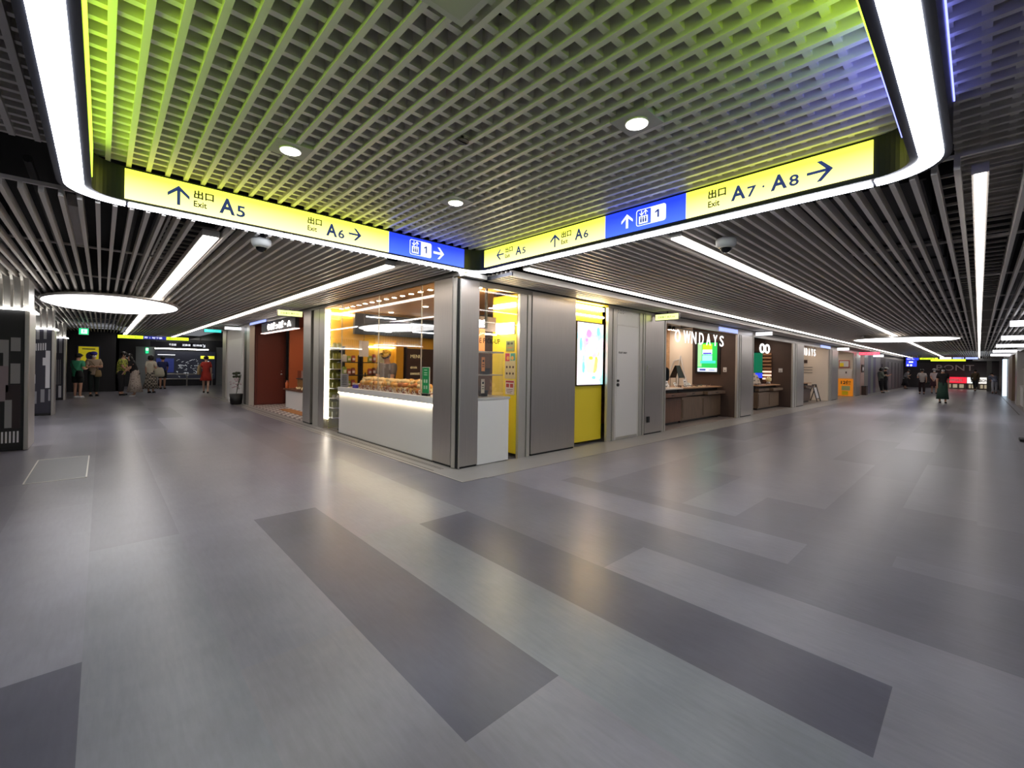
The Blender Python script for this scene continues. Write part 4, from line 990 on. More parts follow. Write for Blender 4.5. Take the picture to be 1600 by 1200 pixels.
for s in (-1, 1): tube(b, [(s*.24+.19*math.cos(a*PI/14), 0, .13*math.sin(a*PI/14)) for a in range(29)], .028, 8)
obj('lens_outline', b, emis('letter_glow'), t); b = BM(); tube(b, [(0, 0, .1), (0, 0, .565)], .01, 6); obj('hanger', b, BLACK, t)
sign_letters('glowing white letters, partly hidden by the pier, over the third optician opening', 'OWNDAYS', 19.30, 3.0, 1.97, .29)
def drawer_table(lab, x0, x1, y0, y1, z1, nd, m_=WOOD, top=WOODT):
    t = thing('display_cabinet', lab, 'cabinet', ((x0+x1)/2, (y0+y1)/2, .010)); hx, hy = (x1-x0)/2, (y1-y0)/2
    bx('body', (-hx, hx, -hy+.02, hy, .06, z1-.24), m_, t); bx('plinth', (-hx+.05, hx-.05, -hy+.07, hy-.05, 0, .06), BLACK, t)
    bx('carcass', (-hx, hx, -hy+.12, hy, z1-.24, z1-.03), BLACK, t)
    bx('table_top', (-hx-.02, hx+.02, -hy-.02, hy, z1-.03, z1), top, t)
    for k in range(nd):
        a = -hx+.02+k*(2*hx-.02)/nd; c_2 = -hx+(k+1)*(2*hx-.02)/nd; off = .12 if k == nd-1 else 0
        d = bx('drawer', (a, c_2, -hy-off, -hy+.12, z1-.2, z1-.12), m_, t)
        bx('handle', ((a+c_2)/2-.05, (a+c_2)/2+.05, -hy-off-.012, -hy-off, z1-.165, z1-.15), BLACK, d)
    for k in range(nd):
        a = -hx+.02+k*(2*hx-.02)/nd; c_2 = -hx+(k+1)*(2*hx-.02)/nd
        bx('panel', (a+.03, c_2-.03, -hy+.008, -hy+.018, .12, z1-.3), m_, t)
    return t
drawer_table('walnut display cabinet at the near edge of the first optician opening', 9.0, 10.42, 4.99, 6.3, .87, 1, WOOD, mat('pale_top', '#e8dcd0', .4))
drawer_table('wide walnut display cabinet with an open drawer in the first optician opening', 10.47, 13.0-.15, 5.0, 5.9, .87, 2, WOODM)
drawer_table('walnut display cabinet in the second optician opening', 15.9, 18.2-.1, 4.99, 5.9, .83, 2, WOODM)
drawer_table('walnut display cabinet in the third optician opening', 19.8, 22.4, 4.97, 5.8, .83, 2, mat('walnut_dark', '#5c4a42', .5))
# screen on the dark partition
t = thing('wall_screen', 'portrait screen with a green and blue picture on the brown partition', 'screen', (12.9, 5.42, 1.22)); f2 = Frame((-.03, 0, 0), (0, -1, 0))
bx('frame', (-.03, .018, -.36, .36, 0, .95), BLACK, t)
def rr(nm, c_3, *q):
    b = BM()
    for a in q: rect(b, f2, a[0], a[1], a[2], a[3], .001+a[4], .002+a[4])
    obj(nm, b, emis('scr_'+c_3, c_3, 1.), t)
rr('screen', '#1fae4a', (-.28, .28, .06, .9, 0)); rr('picture', '#8ac88a', (-.28, -.16, .2, .9, .001)); rr('picture', '#a4d81e', (-.14, .14, .7, .86, .001)); rr('picture', '#d4dcff', (-.14, .14, .56, .7, .001))
rr('picture', '#3238b8', (-.12, .12, .57, .61, .003)); rr('picture', '#8fd0f0', (-.14, .14, .36, .54, .001)); rr('picture', '#3ac4b8', (-.2, .24, .3, .38, .003)); rr('picture', '#cfe0f4', (-.28, .28, .06, .17, .001))
rr('picture', '#2a3a8c', (-.22, -.04, .09, .14, .003), (.04, .22, .1, .12, .003))
t = thing('wall_socket', 'white switch plate on the brown partition beside the portrait screen', 'switch', (12.905, 4.93, 1.28)); bx('plate', (-.02, .01, -.045, .045, 0, .13), WPAINT, t); bx('switch', (-.024, -.02, -.02, .02, .03, .05), BLACK, t)
t = thing('wall_socket', 'white switch plate on the partition of the second optician opening', 'switch', (18.24, 5.0, 1.28)); bx('plate', (-.02, .01, -.06, .06, 0, .14), WPAINT, t); bx('switch', (-.024, -.02, -.03, .03, .03, .05), BLACK, t)
# counter-top mirrors, cards, trays and spectacles
def easel(lab, x, y, z, s=1., group=None):
    t = thing('tabletop_mirror', lab, 'mirror', (x, y, z), group=group)
    for sx_ in (-1, 1):
        f2 = Frame((0, 0, 0), (1, 0, 0), (0, .35*sx_, 1)); b = BM(); poly(b, f2, [(-.16*s, 0), (.16*s, 0), (.1*s, .3*s), (-.1*s, .3*s)], -.004+sx_*-.0, .004)
        o = obj('panel', b, BLACK, t); o.location = (0, -.11*s*sx_, .2*s)
    b = BM()
    for xx in (-.14, .14):
        for yy in (-.1, .1): tube(b, [(xx*s, yy*s, 0), (xx*s, yy*s, .22*s)], .007, 6)
    obj('stand', b, STEELD, t)
easel('black tent-shaped mirror stand leftmost on the walnut cabinet', 9.9, 5.5, .88, 1.)
easel('black tent-shaped mirror stand rightmost on the walnut cabinet', 11.2, 5.5, .88, 1.15)
t = thing('tabletop_mirror', 'round-shouldered black mirror standing between the tent-shaped stands', 'mirror', (10.6, 5.55, .88)); f2 = Frame((0, 0, 0), (1, -.5, 0)); b = BM(); poly(b, f2, rrect_pts(-.13, .13, .14, .5, .09), 0, .02); obj('frame', b, BLACK, t); b = BM(); poly(b, f2, rrect_pts(-.11, .11, .16, .48, .08), .0205, .022); obj('mirror_face', b, mat('mirror_dark', '#2b2f2e', .1, .9), t); b = BM(); tube(b, [(0, 0, 0), (0, 0, .16)], .012, 8); cyl(b, (0, 0, 0), .09, .012, 18); obj('stand', b, BLACK, t)
SPEC = [mat('frame_black', '#1a1a1c', .3), mat('frame_brown', '#6a4028', .3), mat('frame_steel', '#b0b0b4', .25, .8)]
pr = {}
def spectacles(x, y, z, rz, k, where):
    key = (k, where)
    nm = ['black', 'brown', 'silver'][k]
    if key not in pr:
        t = thing('spectacles', '%s-framed spectacles laid out %s' % (nm, where), 'spectacles', (x, y, z), rz, '%s spectacles %s' % (nm, where)); b = BM()
        for s in (-1, 1): tube(b, [(s*.035+.027*math.cos(a*PI/6), 0, .024+.021*math.sin(a*PI/6)) for a in range(13)], .0035, 5)
        tube(b, [(-.01, 0, .03), (.01, 0, .03)], .003, 5); obj('rim', b, SPEC[k], t)
        for s in (-1, 1): b = BM(); tube(b, [(s*.063, 0, .03), (s*.063, .1, .03), (s*.06, .13, .015)], .003, 5); obj('temple', b, SPEC[k], t)
        pr[key] = t
    else:
        t = copy_tree(pr[key]); t.location = (x, y, z); t.rotation_euler = (0, 0, rz)
for i in range(14): spectacles(10.62+.155*i, 5.12+.1*(i % 2), .8815, random.uniform(-.4, .4), i % 3, 'on the wide walnut cabinet')
for i in range(10): spectacles(9.1+.12*i, 5.15+.12*(i % 2), .8815, random.uniform(-.4, .4), i % 3, 'on the nearest walnut cabinet')
for i in range(12): spectacles(16.05+.16*i, 5.1+.1*(i % 2), .8415, random.uniform(-.4, .4), i % 3, 'on the second opening cabinet')
def card(lab, x, y, z, w_, h_, c_3='#f4f0ec', tilt=.35, rz=0.):
    t = thing('display_card', lab, 'card', (x, y, z), rz); f2 = Frame((0, 0, 0), (1, 0, 0), (0, tilt, 1)); b = BM(); rect(b, f2, -w_/2, w_/2, 0, h_, 0, .006); obj('card', b, mat('card'+c_3, c_3, .5), t)
    b = BM(); rect(b, f2, -w_*.3, w_*.3, h_*.62, h_*.75, .0065, .008); rect(b, f2, -w_*.3, w_*.2, h_*.3, h_*.4, .0065, .008); obj('print', b, STEELD, t)
    b = BM(); rect(b, Frame((0, 0, 0), (1, 0, 0), (0, -.5, 1)), -w_*.1, w_*.1, 0, h_*.5, -.15*h_, -.15*h_+.004); return t
card('white card standing before the tent-shaped mirrors', 10.3, 5.3, .88, .16, .17)
card('white card standing before the round-shouldered mirror', 10.85, 5.35, .88, .14, .13, tilt=.6)
card('white card standing between the right mirror stand and the open drawer', 11.5, 5.3, .88, .3, .12, tilt=.9)
card('tall white card beneath the rightmost mirror stand', 11.15, 5.25, .88, .14, .2, tilt=.2)
t = thing('leaflet_tray', 'pale blue leaflets in a tray on the nearest walnut cabinet', 'tray', (9.45, 5.3, .881)); bx('tray', (-.3, .3, -.12, .12, 0, .01), WHITE, t); bx('leaflets', (-.26, .26, -.1, .1, .0105, .025), mat('leaf_blue', '#a8dcf4', .5), t)
card('large printed board leaning on the second opening cabinet', 16.5, 5.3, .84, .62, .42, '#c9bcae', .25)
card('narrow printed board leaning behind the spectacles, second opening', 17.3, 5.4, .84, .3, .36, '#b5a898', .4)
t = thing('flower_vase', 'small pale yellow flower ball on the second opening cabinet', 'flowers', (17.75, 5.25, .841)); b = BM(); lathe(b, [(.05, 0), (.07, .03), (.05, .1)], n=16); obj('vase', b, JAMB, t); b = BM(); ball(b, (0, 0, .17), .1, 2); obj('blossoms', b, mat('pale_yellow', '#efe0a8', .7), t)
t = thing('standing_figure', 'small brown ornament on the third opening cabinet', 'ornament', (20.6, 5.25, .841)); b = BM(); lathe(b, [(.12, 0), (.16, .08), (.1, .2), (.13, .28), (.03, .36)], n=16); obj('ornament_body', b, BROWN, t)
b = BM(); ball(b, (0, -.02, .4), .07, 2); obj('ornament_head', b, CREAM, t)
card('white framed sketch on the third opening cabinet', 22.0, 5.2, .84, .45, .42, '#f6f4f0', .1)
t = thing('folding_sign', 'black A-frame sign with a white sheet beside the third opening cabinet', 'sign', (23.0, 4.98, .010)); f2 = Frame((0, -.16, 0), (1, 0, 0), (0, .25, 1)); b = BM()
rect(b, f2, -.28, .28, .15, .62, 0, .008); obj('sheet', b, WHITE, t); b = BM()
for xx in (-.3, .3): tube(b, [(xx, -.18, 0), (xx, 0, .72)], .018, 6); tube(b, [(xx, .2, 0), (xx, 0, .72)], .018, 6)
tube(b, [(-.3, 0, .72), (.3, 0, .72)], .03, 6); tube(b, [(-.3, -.15, .12), (.3, -.15, .12)], .015, 6); obj('frame', b, BLACK, t)
# back wall dressing : brick column, white window shapes, shelves
t = thing('wall_shelf', 'tall lit shelf of spectacles on the partition of the second optician opening', 'shelf', (18.2, 5.42, .9)); bx('back', (-.02, .02, -.14, .14, 0, 1.1), WOOD, t)
for k in range(8): bx('shelf', (-.1, -.02, -.14, .14, .1+k*.13, .16+k*.13), emis('shelf_glow', '#ffe0c8', .8) if k < 3 else WOODT, t)
t = thing('wall_screen', 'green and blue lit panel on the partition of the second optician opening', 'screen', (18.2, 5.8, 1.0)); bx('screen', (-.03, .02, -.2, .25, .25, 1.0), mat('scr_green_dark', '#12604a', .3, 0, '#12704e', .6), t); bx('picture', (-.03, .02, -.2, .25, .05, .24), emis('scr_blue', '#2c48ff', .8), t); bx('frame', (.021, .045, -.23, .28, 0, 1.05), BLACK, t)
t = thing('wall_drawing', 'white line drawing of a stand on the pale wall of the first opening', 'drawing', (12.93, 6.25, 1.0)); b = BM()
for P in ([(-.02, .1, -.3), (-.02, .05, .4), (-.02, -.0, .75)], [(-.02, -.28, -.3), (-.02, -.12, .25), (-.02, 0, .75)], [(-.02, .33, .3), (-.02, .2, .6), (-.02, 0, .65)]): tube(b, P, .018, 6)
obj('outline', b, WHITE, t)
# logo and small lines on the cream wall of third opening
t = thing('wall_lettering', 'small dark plaque and lines of print on the cream wall, third opening', 'plaque', (23.88, 5.6, 1.6)); f2 = Frame((-.0, 0, 0), (0, -1, 0)); b = BM(); rect(b, f2, -.15, .15, .1, .25, 0, .02); obj('plaque', b, BROWN, t); b = BM()
for k in range(3): rect(b, f2, -.35+.05*k, .35, -.1-.12*k, -.08-.12*k, 0, .01)
obj('print', b, STEELD, t)
for xs, y in (((9.3, 10.3, 11.3, 12.3), 5.2), ((12.3, 12.55), 6.3), ((9.4, 11.4), 7.0), ((15, 16.4, 17.6), 5.3), ((16.5,), 7.0), ((20.3, 21.8, 23.2), 5.3), ((27, 28.5), 5.4)):  # the pair near the cream wall is added to brighten it
    for x in xs:
        if x > 25: z = 2.5
        else: z = 2.612
        t = thing('spotlight', 'small ceiling spotlight inside the optician', 'spotlight', (x, y, z), group='spotlights in the optician ceiling')
        b = BM(); cyl(b, (0, 0, -.1), .05, .1, 14); obj('can', b, BLACK, t); b = BM(); cyl(b, (0, 0, -.104), .042, .003, 14); obj('lens', b, emis('spot_hot', '#ffe9d2', 260.), t)
sbx('ceiling', (25.5, 30, 4.75, 7.1, 2.51, 2.55), WPAINT)
# orange poster shop
t = thing('poster', 'orange and yellow poster with bold black figures past the optician', 'poster', (29.35, 4.93, .02)); f2 = Frame((-.03, 0, 0), (0, -1, 0)); bx('backing', (-.03, .03, -.32, .33, 0, .93), mat('poster_orange', '#e58a1e', .6, 0, '#e58a1e', .3), t)
text_obj('lettering', '12個', f2, -.2, .62, .22, BLACK, t, w=.46, d0=0.001, d1=.01, bold=.03)
b = BM(); rect(b, f2, -.17, .2, .3, .54, 0.001, .01); obj('print', b, mat('poster_white', '#b8c48a', .5), t); b = BM(); rect(b, f2, -.15, .12, .06, .26, 0.001, .01); obj('print', b, mat('poster_yellow', '#f0d81e', .5), t)
t = thing('notice', 'red framed white notice above the orange poster', 'notice', (29.42, 4.98, 1.55)); bx('frame', (-.04, 0, -.2, .26, 0, .4), mat('frame_red', '#a8281e', .5), t); bx('sheet', (-.05, -.041, -.17, .23, .04, .36), WHITE, t); bx('print', (-.056, -.051, .05, .22, .05, .25), mat('poster_yellow'), t)
t = thing('menu_sheets', 'pale sheet with small dark marks between the notice and the orange poster', 'menu sheets', (29.42, 4.95, .98)); bx('sheet', (-.03, 0, -.28, .3, 0, .48), WPAINT, t); bx('print', (-.034, -.031, -.06, .0, .25, .36), STEELD, t)
t = thing('wall_phone', 'small dark framed box on the pink wall past the orange poster', 'box', (32.0, 4.6, 1.3)); bx('box_body', (-.3, .3, -.03, .0, 0, .45), BROWN, t); bx('sheet', (-.2, .15, -.04, -.031, .1, .3), WPAINT, t)
t = thing('bin', 'dark brown slim bin at the foot of the pink wall', 'bin', (32.1, 4.5, .005)); bx('body', (-.3, .25, -.1, .1, 0, .48), BROWN, t); bx('lid', (-.31, .26, -.11, .11, .48, .52), BLACK, t)
# ================================================================ PATTERNED PILLARS, LEFT SIDE
PG = {'g': mat('graphic_grey', '#8a898c', .5), 'w': mat('graphic_white', '#c9c8ce', .5), 'm': mat('graphic_maroon', '#2a1d22', .5), 'p': mat('graphic_mauve', '#857880', .5), 'k': mat('graphic_black', '#1a1a1c', .5),
      'n': mat('graphic_navy', '#2a2836', .5), 'd': mat('graphic_mid', '#85848c', .5)}
LEDGE = emis('ledge_led', '#fffdf8', 7.)
def patterned_pillar(lab, x0, x1, y0, y1, bg, blocks, fx=(0, 0, 0)):
    t = thing('patterned_pillar', lab, 'pillar', ((x0+x1)/2, (y0+y1)/2, 0)); cx, cy = t.location[:2]; ZT = 2.07
    f2 = Frame((-cx, y0-cy, 0), (1, 0, 0))
    bx('core', (x0-cx, x1-cx-.05, y0-cy+.01, y1-cy, .06, ZT), bg, t); bx('base', (x0-cx+.03, x1-cx-.03, y0-cy+.03, y1-cy-.03, .004, .06), BLACK, t)
    bx('steel_edge', (x1-cx-.05, x1-cx, y0-cy-.01, y1-cy+.01, .004, ZT), STEEL, t, bevel=.004)
    by = {}
    for k, a, c_2, z0, z1 in blocks: by.setdefault(k, []).append((a, c_2, z0, z1))
    for k, L_ in by.items():
        b = BM()
        for a, c_2, z0, z1 in L_: rect(b, f2, a, c_2, z0, z1, -.009, -.004)
        obj('graphic', b, PG[k], t)
    bx('upper_cladding', (x0-cx, x1-cx-.02, y0-cy+.05, y1-cy, ZT+.02, 2.56), mat('satin_white', '#b9b8b6', .4, .3), t)
    b = BM(); box(b, x0-cx, x1-cx+.01, y0-cy-.03, y0-cy+.05, ZT+.001, ZT+.02); box(b, x1-cx-.02, x1-cx+.04, y0-cy-.03, y1-cy, ZT+.001, ZT+.02); obj('light_ledge', b, LEDGE, t)
    b = BM(); x = x0+.02
    while x < x1:
        path = [(y0-.02, ZT+.03), (y0-.02, 2.36), (y0-.035, 2.43), (y0-.08, 2.5), (y0-.16, 2.55), (y0-.3, 2.575)]
        for (ya, za), (yb, zb) in zip(path, path[1:]):
            vs = []
            for xx in (x, x+.028):
                for (yy_, zz) in ((ya, za), (yb, zb)):
                    vs.append(bm_v(b, xx-cx, yy_-cy, zz)); vs.append(bm_v(b, xx-cx, yy_-cy+.035, zz+(.03 if zz > 2.45 else 0)))
            for q in ((0, 1, 3, 2), (4, 6, 7, 5), (0, 2, 6, 4), (1, 5, 7, 3), (0, 4, 5, 1), (2, 3, 7, 6)): b.faces.new([vs[i] for i in q])
        x += .1
    o = obj('curved_fins', b, ALU, t)
    return t
def bm_v(b, *p): return b.verts.new(p)
def p1(k, xa, xb, ya, yb): return (k, -.864-(35-xa)*.0064, -.864-(35-xb)*.0064, 1.35-(yb-561)/105, 1.35-(ya-561)/105)
B1 = [p1('g', 18, 33, 528, 549), p1('g', -60, 15, 532, 552), p1('g', 7, 15, 552, 572), p1('p', -60, 15, 572, 612), p1('p', -60, 11, 612, 626), p1('g', 18, 33, 568, 599), p1('m', 11, 34, 601, 624), p1('m', 21, 34, 624, 668), p1('g', 10, 21, 624, 667)]
B1 += [p1('w', -30+5.9*i, -27+5.9*i, 673-.05*i, 690) for i in range(11)]
patterned_pillar('nearest dark patterned pillar at the left edge, with grey blocks and curved fins above', -2.6, -.787, 9.67, 10.45, PG['k'], B1)
def p2(k, xa, xb, ya, yb): return (k, -.888-(80-xa)*.0106, -.888-(80-xb)*.0106, 1.35-(yb-561.6)/64.7, 1.35-(ya-561.6)/64.7)
B2 = [p2('w', 48+3.6*i, 50+3.6*i, 538-.3*i, 549-.3*i) for i in range(7)] + [p2('w', 71, 78, 548, 606), p2('w', 66.5, 71, 559, 571), p2('w', 47, 53, 561, 575)] + [p2('w', 47+3.4*i, 49+3.4*i, 585, 599) for i in range(3)]
B2 += [p2('d', 51.5, 58, 611, 630), p2('d', 64, 70, 608, 628), p2('d', 76, 79, 608, 626), p2('g', 56, 61, 516, 531), p2('g', 67.5, 72, 516, 530)]
patterned_pillar('middle navy patterned pillar of the left row, with white bars and blocks', -2.6, -.835, 15.3, 15.83, PG['n'], B2)
def p3_(k, xa, xb, ya, yb): return (k, -.91-(103-xa)*.0147, -.91-(103-xb)*.0147, 1.35-(yb-562)/46, 1.35-(ya-562)/46)
B3 = [p3_('d', 85, 91, 529, 552), p3_('d', 94, 99, 529, 552), p3_('w', 94, 98.5, 602, 620), p3_('g', 90, 91, 562, 600), p3_('g', 93, 94, 562, 600), p3_('g', 96, 97, 562, 600)]
patterned_pillar('farthest narrow patterned pillar of the left row', -2.6, -.88, 20.9, 21.5, PG['n'], B3)
# dark far-left side
sbx('wall_left', (-2.75, -2.62, -3, 26, 0, 3.4), DARKW)
sbx('wall_far', (-2.7, .55, 25.9, 26.0, 0, 2.7), DARKW)
sbx('wall_far', (.55, 6.5, 30.4, 30.5, 0, 2.8), mat('far_dark', '#3a3b40', .5))
sbx('wall_far', (.45, .55, 25.9, 30.4, 0, 2.7), DARKW)
sbx('wall_right', (6.4, 6.5, 19.8, 30.4, 0, 2.8), mat('pale_lit_wall', '#9aa0a2', .5))
sbx('wall_back', (3.55, 6.5, 19.75, 19.85, 0, 2.8), WPAINT)
sbx('wall_far', (4.85, 6.4, 30.28, 30.38, 0, 2.2), mat('pale_lit_wall'))
sbx('wall_far', (1.3, 2.1, 30.28, 30.38, 0, 2.1), mat('pale_lit_wall'))
# poster and exit lamp
t = thing('poster', 'yellow poster with a dark figure on the dark wall behind the folded-arms person', 'poster', (-.41, 25.88, 1.02)); f2 = Frame((0, -.01, 0), (1, 0, 0))
bx('frame', (-.36, .36, -.01, .015, -.05, .95), mat('poster_navy', '#20204a', .5), t); b = BM(); rect(b, f2, -.31, .31, 0, .9, .001, .008); obj('sheet', b, mat('poster_yellow2', '#c8b820', .5, 0, '#c8b820', .35), t)
b = BM(); rect(b, f2, -.2, .2, .78, .82, .009, .011); rect(b, f2, -.25, .25, .1, .14, .009, .011); rect(b, f2, -.25, .1, .2, .23, .009, .011); poly(b, f2, ellipse_pts(.05, .5, .14, .18, 18), .009, .012); obj('print', b, mat('poster_navy'), t)
t = thing('exit_lamp', 'small green and white lit emergency exit lamp hung in the left corridor', 'exit sign', (-.44, 20, 2.17)); f2 = Frame((0, -.03, 0), (1, 0, 0))
bx('case', (-.12, .12, -.03, .03, 0, .22), JAMB, t); b = BM(); rect(b, f2, -.112, .112, .01, .21, .001, .004); obj('lit_face', b, emis('exit_green', '#22c07a', 1.4), t)
b = BM(); rect(b, f2, -.06, .08, .04, .18, .005, .008); obj('picture', b, emis('exit_white', '#e8fff4', 1.3), t)
b = BM(); poly(b, f2, ellipse_pts(.0, .155, .014, .014, 10), .009, .011); poly(b, f2, [(-.01, .14), (.02, .14), (.01, .09), (.05, .06), (.04, .05), (0, .08), (-.03, .05), (-.045, .06), (-.01, .09)], .009, .011); obj('running_figure', b, emis('exit_green'), t)
b = BM(); tube(b, [(0, 0, .22), (0, 0, .4)], .01, 6); obj('hanger', b, STEELD, t)
t = thing('exit_lamp', 'tiny green exit lamp on the far wall of the left corridor', 'exit sign', (1.75, 30.25, 1.75)); bx('case', (-.06, .06, -.02, .02, 0, .3), emis('exit_green'), t); bx('picture', (-.05, .05, -.03, -.021, .15, .28), emis('exit_white'), t)
# far signs, left corridor
def hung_sign(lab, x0, x1, y, z0, z1, secs, words, u=(1, 0, 0), bars=None):
    t = thing('hanging_sign', lab, 'sign', ((x0+x1)/2, y, z0)) if u[0] else thing('hanging_sign', lab, 'sign', (y, (x0+x1)/2, z0))
    w2 = abs(x1-x0)/2; f2 = Frame((0, 0, 0), u); b = BM(); rect(b, f2, -w2, w2, 0, z1-z0, -.08, 0); obj('case', b, STEELD, t)
    for a, c_2, m_ in secs: b = BM(); rect(b, f2, -w2+a*2*w2, -w2+c_2*2*w2, .005, z1-z0-.005, .001, .006); obj('lit_face', b, m_, t)
    for a, h_, wd, txt, m_ in words: text_obj('lettering', txt, f2, -w2+a*2*w2, (z1-z0)*(.5-h_/2), (z1-z0)*h_, m_, t, w=wd*2*w2, d0=.007, d1=.012, bold=.01)
    for s in (-.8, .8): b = BM(); tube(b, [f2.p(s*w2, z1-z0, -.04), f2.p(s*w2, 2.56-z0, -.04)], .015, 6); obj('hanger', b, STEELD, t)
    return t
LIME = emis('lime_sign', '#d2f02c', 1.15); BLU = emis('blue_sign', '#3038a0', .6); NAV = mat('sign_black', '#18182a', .4)
hung_sign('long yellow, blue and yellow sign hung across the left corridor', .46, 2.80, 24, 2.265, 2.40, [(0, .34, LIME), (.342, .665, BLU), (.667, 1, LIME)],
          [(.02, .5, .28, '← A1 A2 出口', BLACK), (.36, .6, .25, '階 1 地下鉄', SWHITE), (.7, .5, .27, '出口 Exit →', BLACK)])
hung_sign('long dark sign with pink and white pictogram badges behind the yellow and blue sign', 1.68, 3.86, 27, 2.03, 2.30, [(0, 1, NAV)], [(.56, .4, .15, '近鉄線', SWHITE), (.76, .4, .17, '阪神線', SWHITE), (.32, .4, .13, '千日前', SWHITE), (.94, .6, .05, '↘', SWHITE)])
for i, (c_3, fx_) in enumerate((('#e46a9a', .24), ('#cfd2cf', .43), ('#e8e8ff', .6), ('#e8ecff', .77))):
    pass
t = thing('map_board', 'large dark map board with a white street plan at the left corridor end', 'map board', (3.43, 30.2, .4)); f2 = Frame((0, -.05, 0), (1, 0, 0))
bx('board', (-1.35, 1.35, -.05, .05, 0, 1.52), mat('board_navy', '#22242e', .35, 0, '#22242e', .4), t)
b = BM(); r4 = random.Random(4)
for k in range(70):
    x = r4.uniform(-.45, .75); z = r4.uniform(.12, 1.1); s = r4.uniform(.03, .14); a = r4.choice((.5, .5, -.9, .2)); 
    poly(b, f2, [(x, z), (x+s*math.cos(a), z+s*math.sin(a)), (x+s*math.cos(a)-.015*math.sin(a), z+s*math.sin(a)+.015), (x-.015*math.sin(a), z+.015)], .001, .004)
obj('street_plan', b, emis('plan_grey', '#a8acb0', .7), t)
b = BM(); rect(b, f2, -1.25, -.5, 1.28, 1.32, .001, .004)
for k in range(5): rect(b, f2, .92, 1.05, .25+.17*k, .31+.17*k, .001, .004)
obj('print', b, emis('plan_white', '#d0d4d8', .8), t)
b = BM(); rect(b, f2, .65, 1.3, 1.12, 1.28, .001, .006); obj('yellow_band', b, emis('band_yellow', '#d8d83a', .9), t); b = BM(); rect(b, f2, -1.3, -.55, .35, 1.1, .001, .003); obj('blue_field', b, mat('field_blue', '#232c60', .5, 0, '#232c60', .6), t)
t = thing('strip_light', 'white light strip above the far map board', 'light', (3.3, 29.9, 2.0)); bx('diffuser', (-1.25, 1.1, -.06, .06, 0, .05), WSTRIP, t); bx('bracket', (-1.25, 1.1, .06, .28, .0, .03), STEELD, t)
t = thing('handrail', 'double steel handrail before the far map board', 'handrail', (3.4, 29.6, 0)); b = BM(); tube(b, [(-1.3, 0, .66), (1.2, 0, .66)], .03, 8); obj('rail', b, JAMB, t); b = BM(); tube(b, [(-1.3, 0, .4), (1.2, 0, .4)], .03, 8); obj('rail', b, JAMB, t)
for s in (-1.25, 0, 1.15): b = BM(); tube(b, [(s, 0, .004), (s, 0, .66)], .03, 8); obj('post', b, JAMB, t)
sbx('ceiling', (3.5, 6.4, 19.9, 30.3, 2.56, 2.6), DARKW)
line_light('line_light', 'short white ceiling light beyond the teal sign', 4.2, 5.6, 22.9, 23.1, 2.488)
# ================================================================ RIGHT CORRIDOR FAR END
sbx('wall_far', (54.2, 54.4, -3, 5, 0, 2.8), mat('far_plum', '#2a2528', .5))
sbx('wall_far', (54.05, 54.2, -3, 5, 2.2, 2.7), BLACK)
t = thing('shop_sign', 'large thin pale letters on the dark wall at the end of the right corridor', 'sign', (54.225, 1.4, 1.55)); f2 = Frame((-.03, 0, 0), (0, -1, 0))
text_obj('lettering', 'BONT', f2, -1.2, 0, .5, mat('thin_letters', '#6a6260', .5, 0, '#6a6260', .3), t, w=2.3, d0=0, d1=.05)
def stall(lab, y0, y1, c_3, words, z0=.5, z1=1.0, wc=WHITE):
    t = thing('shop_counter', lab, 'counter', (53.2, (y0+y1)/2, 0)); f2 = Frame((-.31, 0, 0), (0, -1, 0)); w2 = abs(y1-y0)/2
    bx('body', (-.25, .25, -w2, w2, .004, z0), mat('stall_dark', '#6b625a', .5), t)
    bx('lit_front', (-.3, .25, -w2, w2, z0+.002, z1), emis('stall'+c_3, c_3, .95), t)
    if words: text_obj('lettering', words, f2, -w2*.8, z0+.12, .24, wc, t, w=w2*1.5, d0=0, d1=.02, bold=.02)
    b = BM()
    for k in range(3): rect(b, f2, -w2+.1+k*w2*.6, -w2+.1+k*w2*.6+w2*.4, .1, .4, -.05, .0)
    obj('display_niche', b, emis('niche', '#b9ac90', .5), t)
stall('red lit shop counter with white characters at the far end of the right corridor', 2.0, .72, '#e0283c', '期間限定')
stall('white lit shop counter beside the red counter at the far end', .68, .1, '#e8f0ee', None)
stall('white lit shop counter with dark lettering at the far right end', .02, -.72, '#f0ece4', 'BONT', wc=BLACK)
hung_sign('lime lit sign hung at the far end, wider and lower of the two lime signs', 2.2, .59, 40, 2.10, 2.24, [(0, 1, LIME)], [], (0, -1, 0))
hung_sign('lime lit sign hung at the far end, shorter and left of the wide one', 2.86, 1.95, 42, 2.25, 2.38, [(0, 1, LIME)], [(.1, .5, .6, 'A7 A8', BLACK)], (0, -1, 0))
hung_sign('row of pale blue lit signs above the far lime sign', 1.88, .0, 42.5, 2.28, 2.42, [(0, .3, WF), (.34, .62, emis('blue_face')), (.66, .97, emis('blue_face'))], [], (0, -1, 0))
BLS = emis('deep_blue_sign', '#2a3ae0', 1.0)
hung_sign('blue lit sign with a white band at the left of the far signs', 3.5, 2.85, 41, 2.18, 2.36, [(0, 1, BLS)], [(.05, .5, .6, '北改札', SWHITE)], (0, -1, 0))
t = thing('hanging_sign', 'blue and white badge sign hung below the far blue sign', 'sign', (41, 3.25, 1.75)); f2 = Frame((0, 0, 0), (0, -1, 0)); bx('case', (-.03, .03, -.3, .25, 0, .4), BLS, t)
b = BM(); rect(b, f2, -.1, .12, .26, .36, .032, .04); poly(b, f2, ellipse_pts(-.15, .09, .06, .07, 14), .032, .04); poly(b, f2, ellipse_pts(.02, .09, .06, .07, 14), .032, .04); obj('badges', b, SWHITE, t)
b = BM(); tube(b, [(0, 0, .4), (0, 0, .8)], .02, 6); obj('hanger', b, STEELD, t)
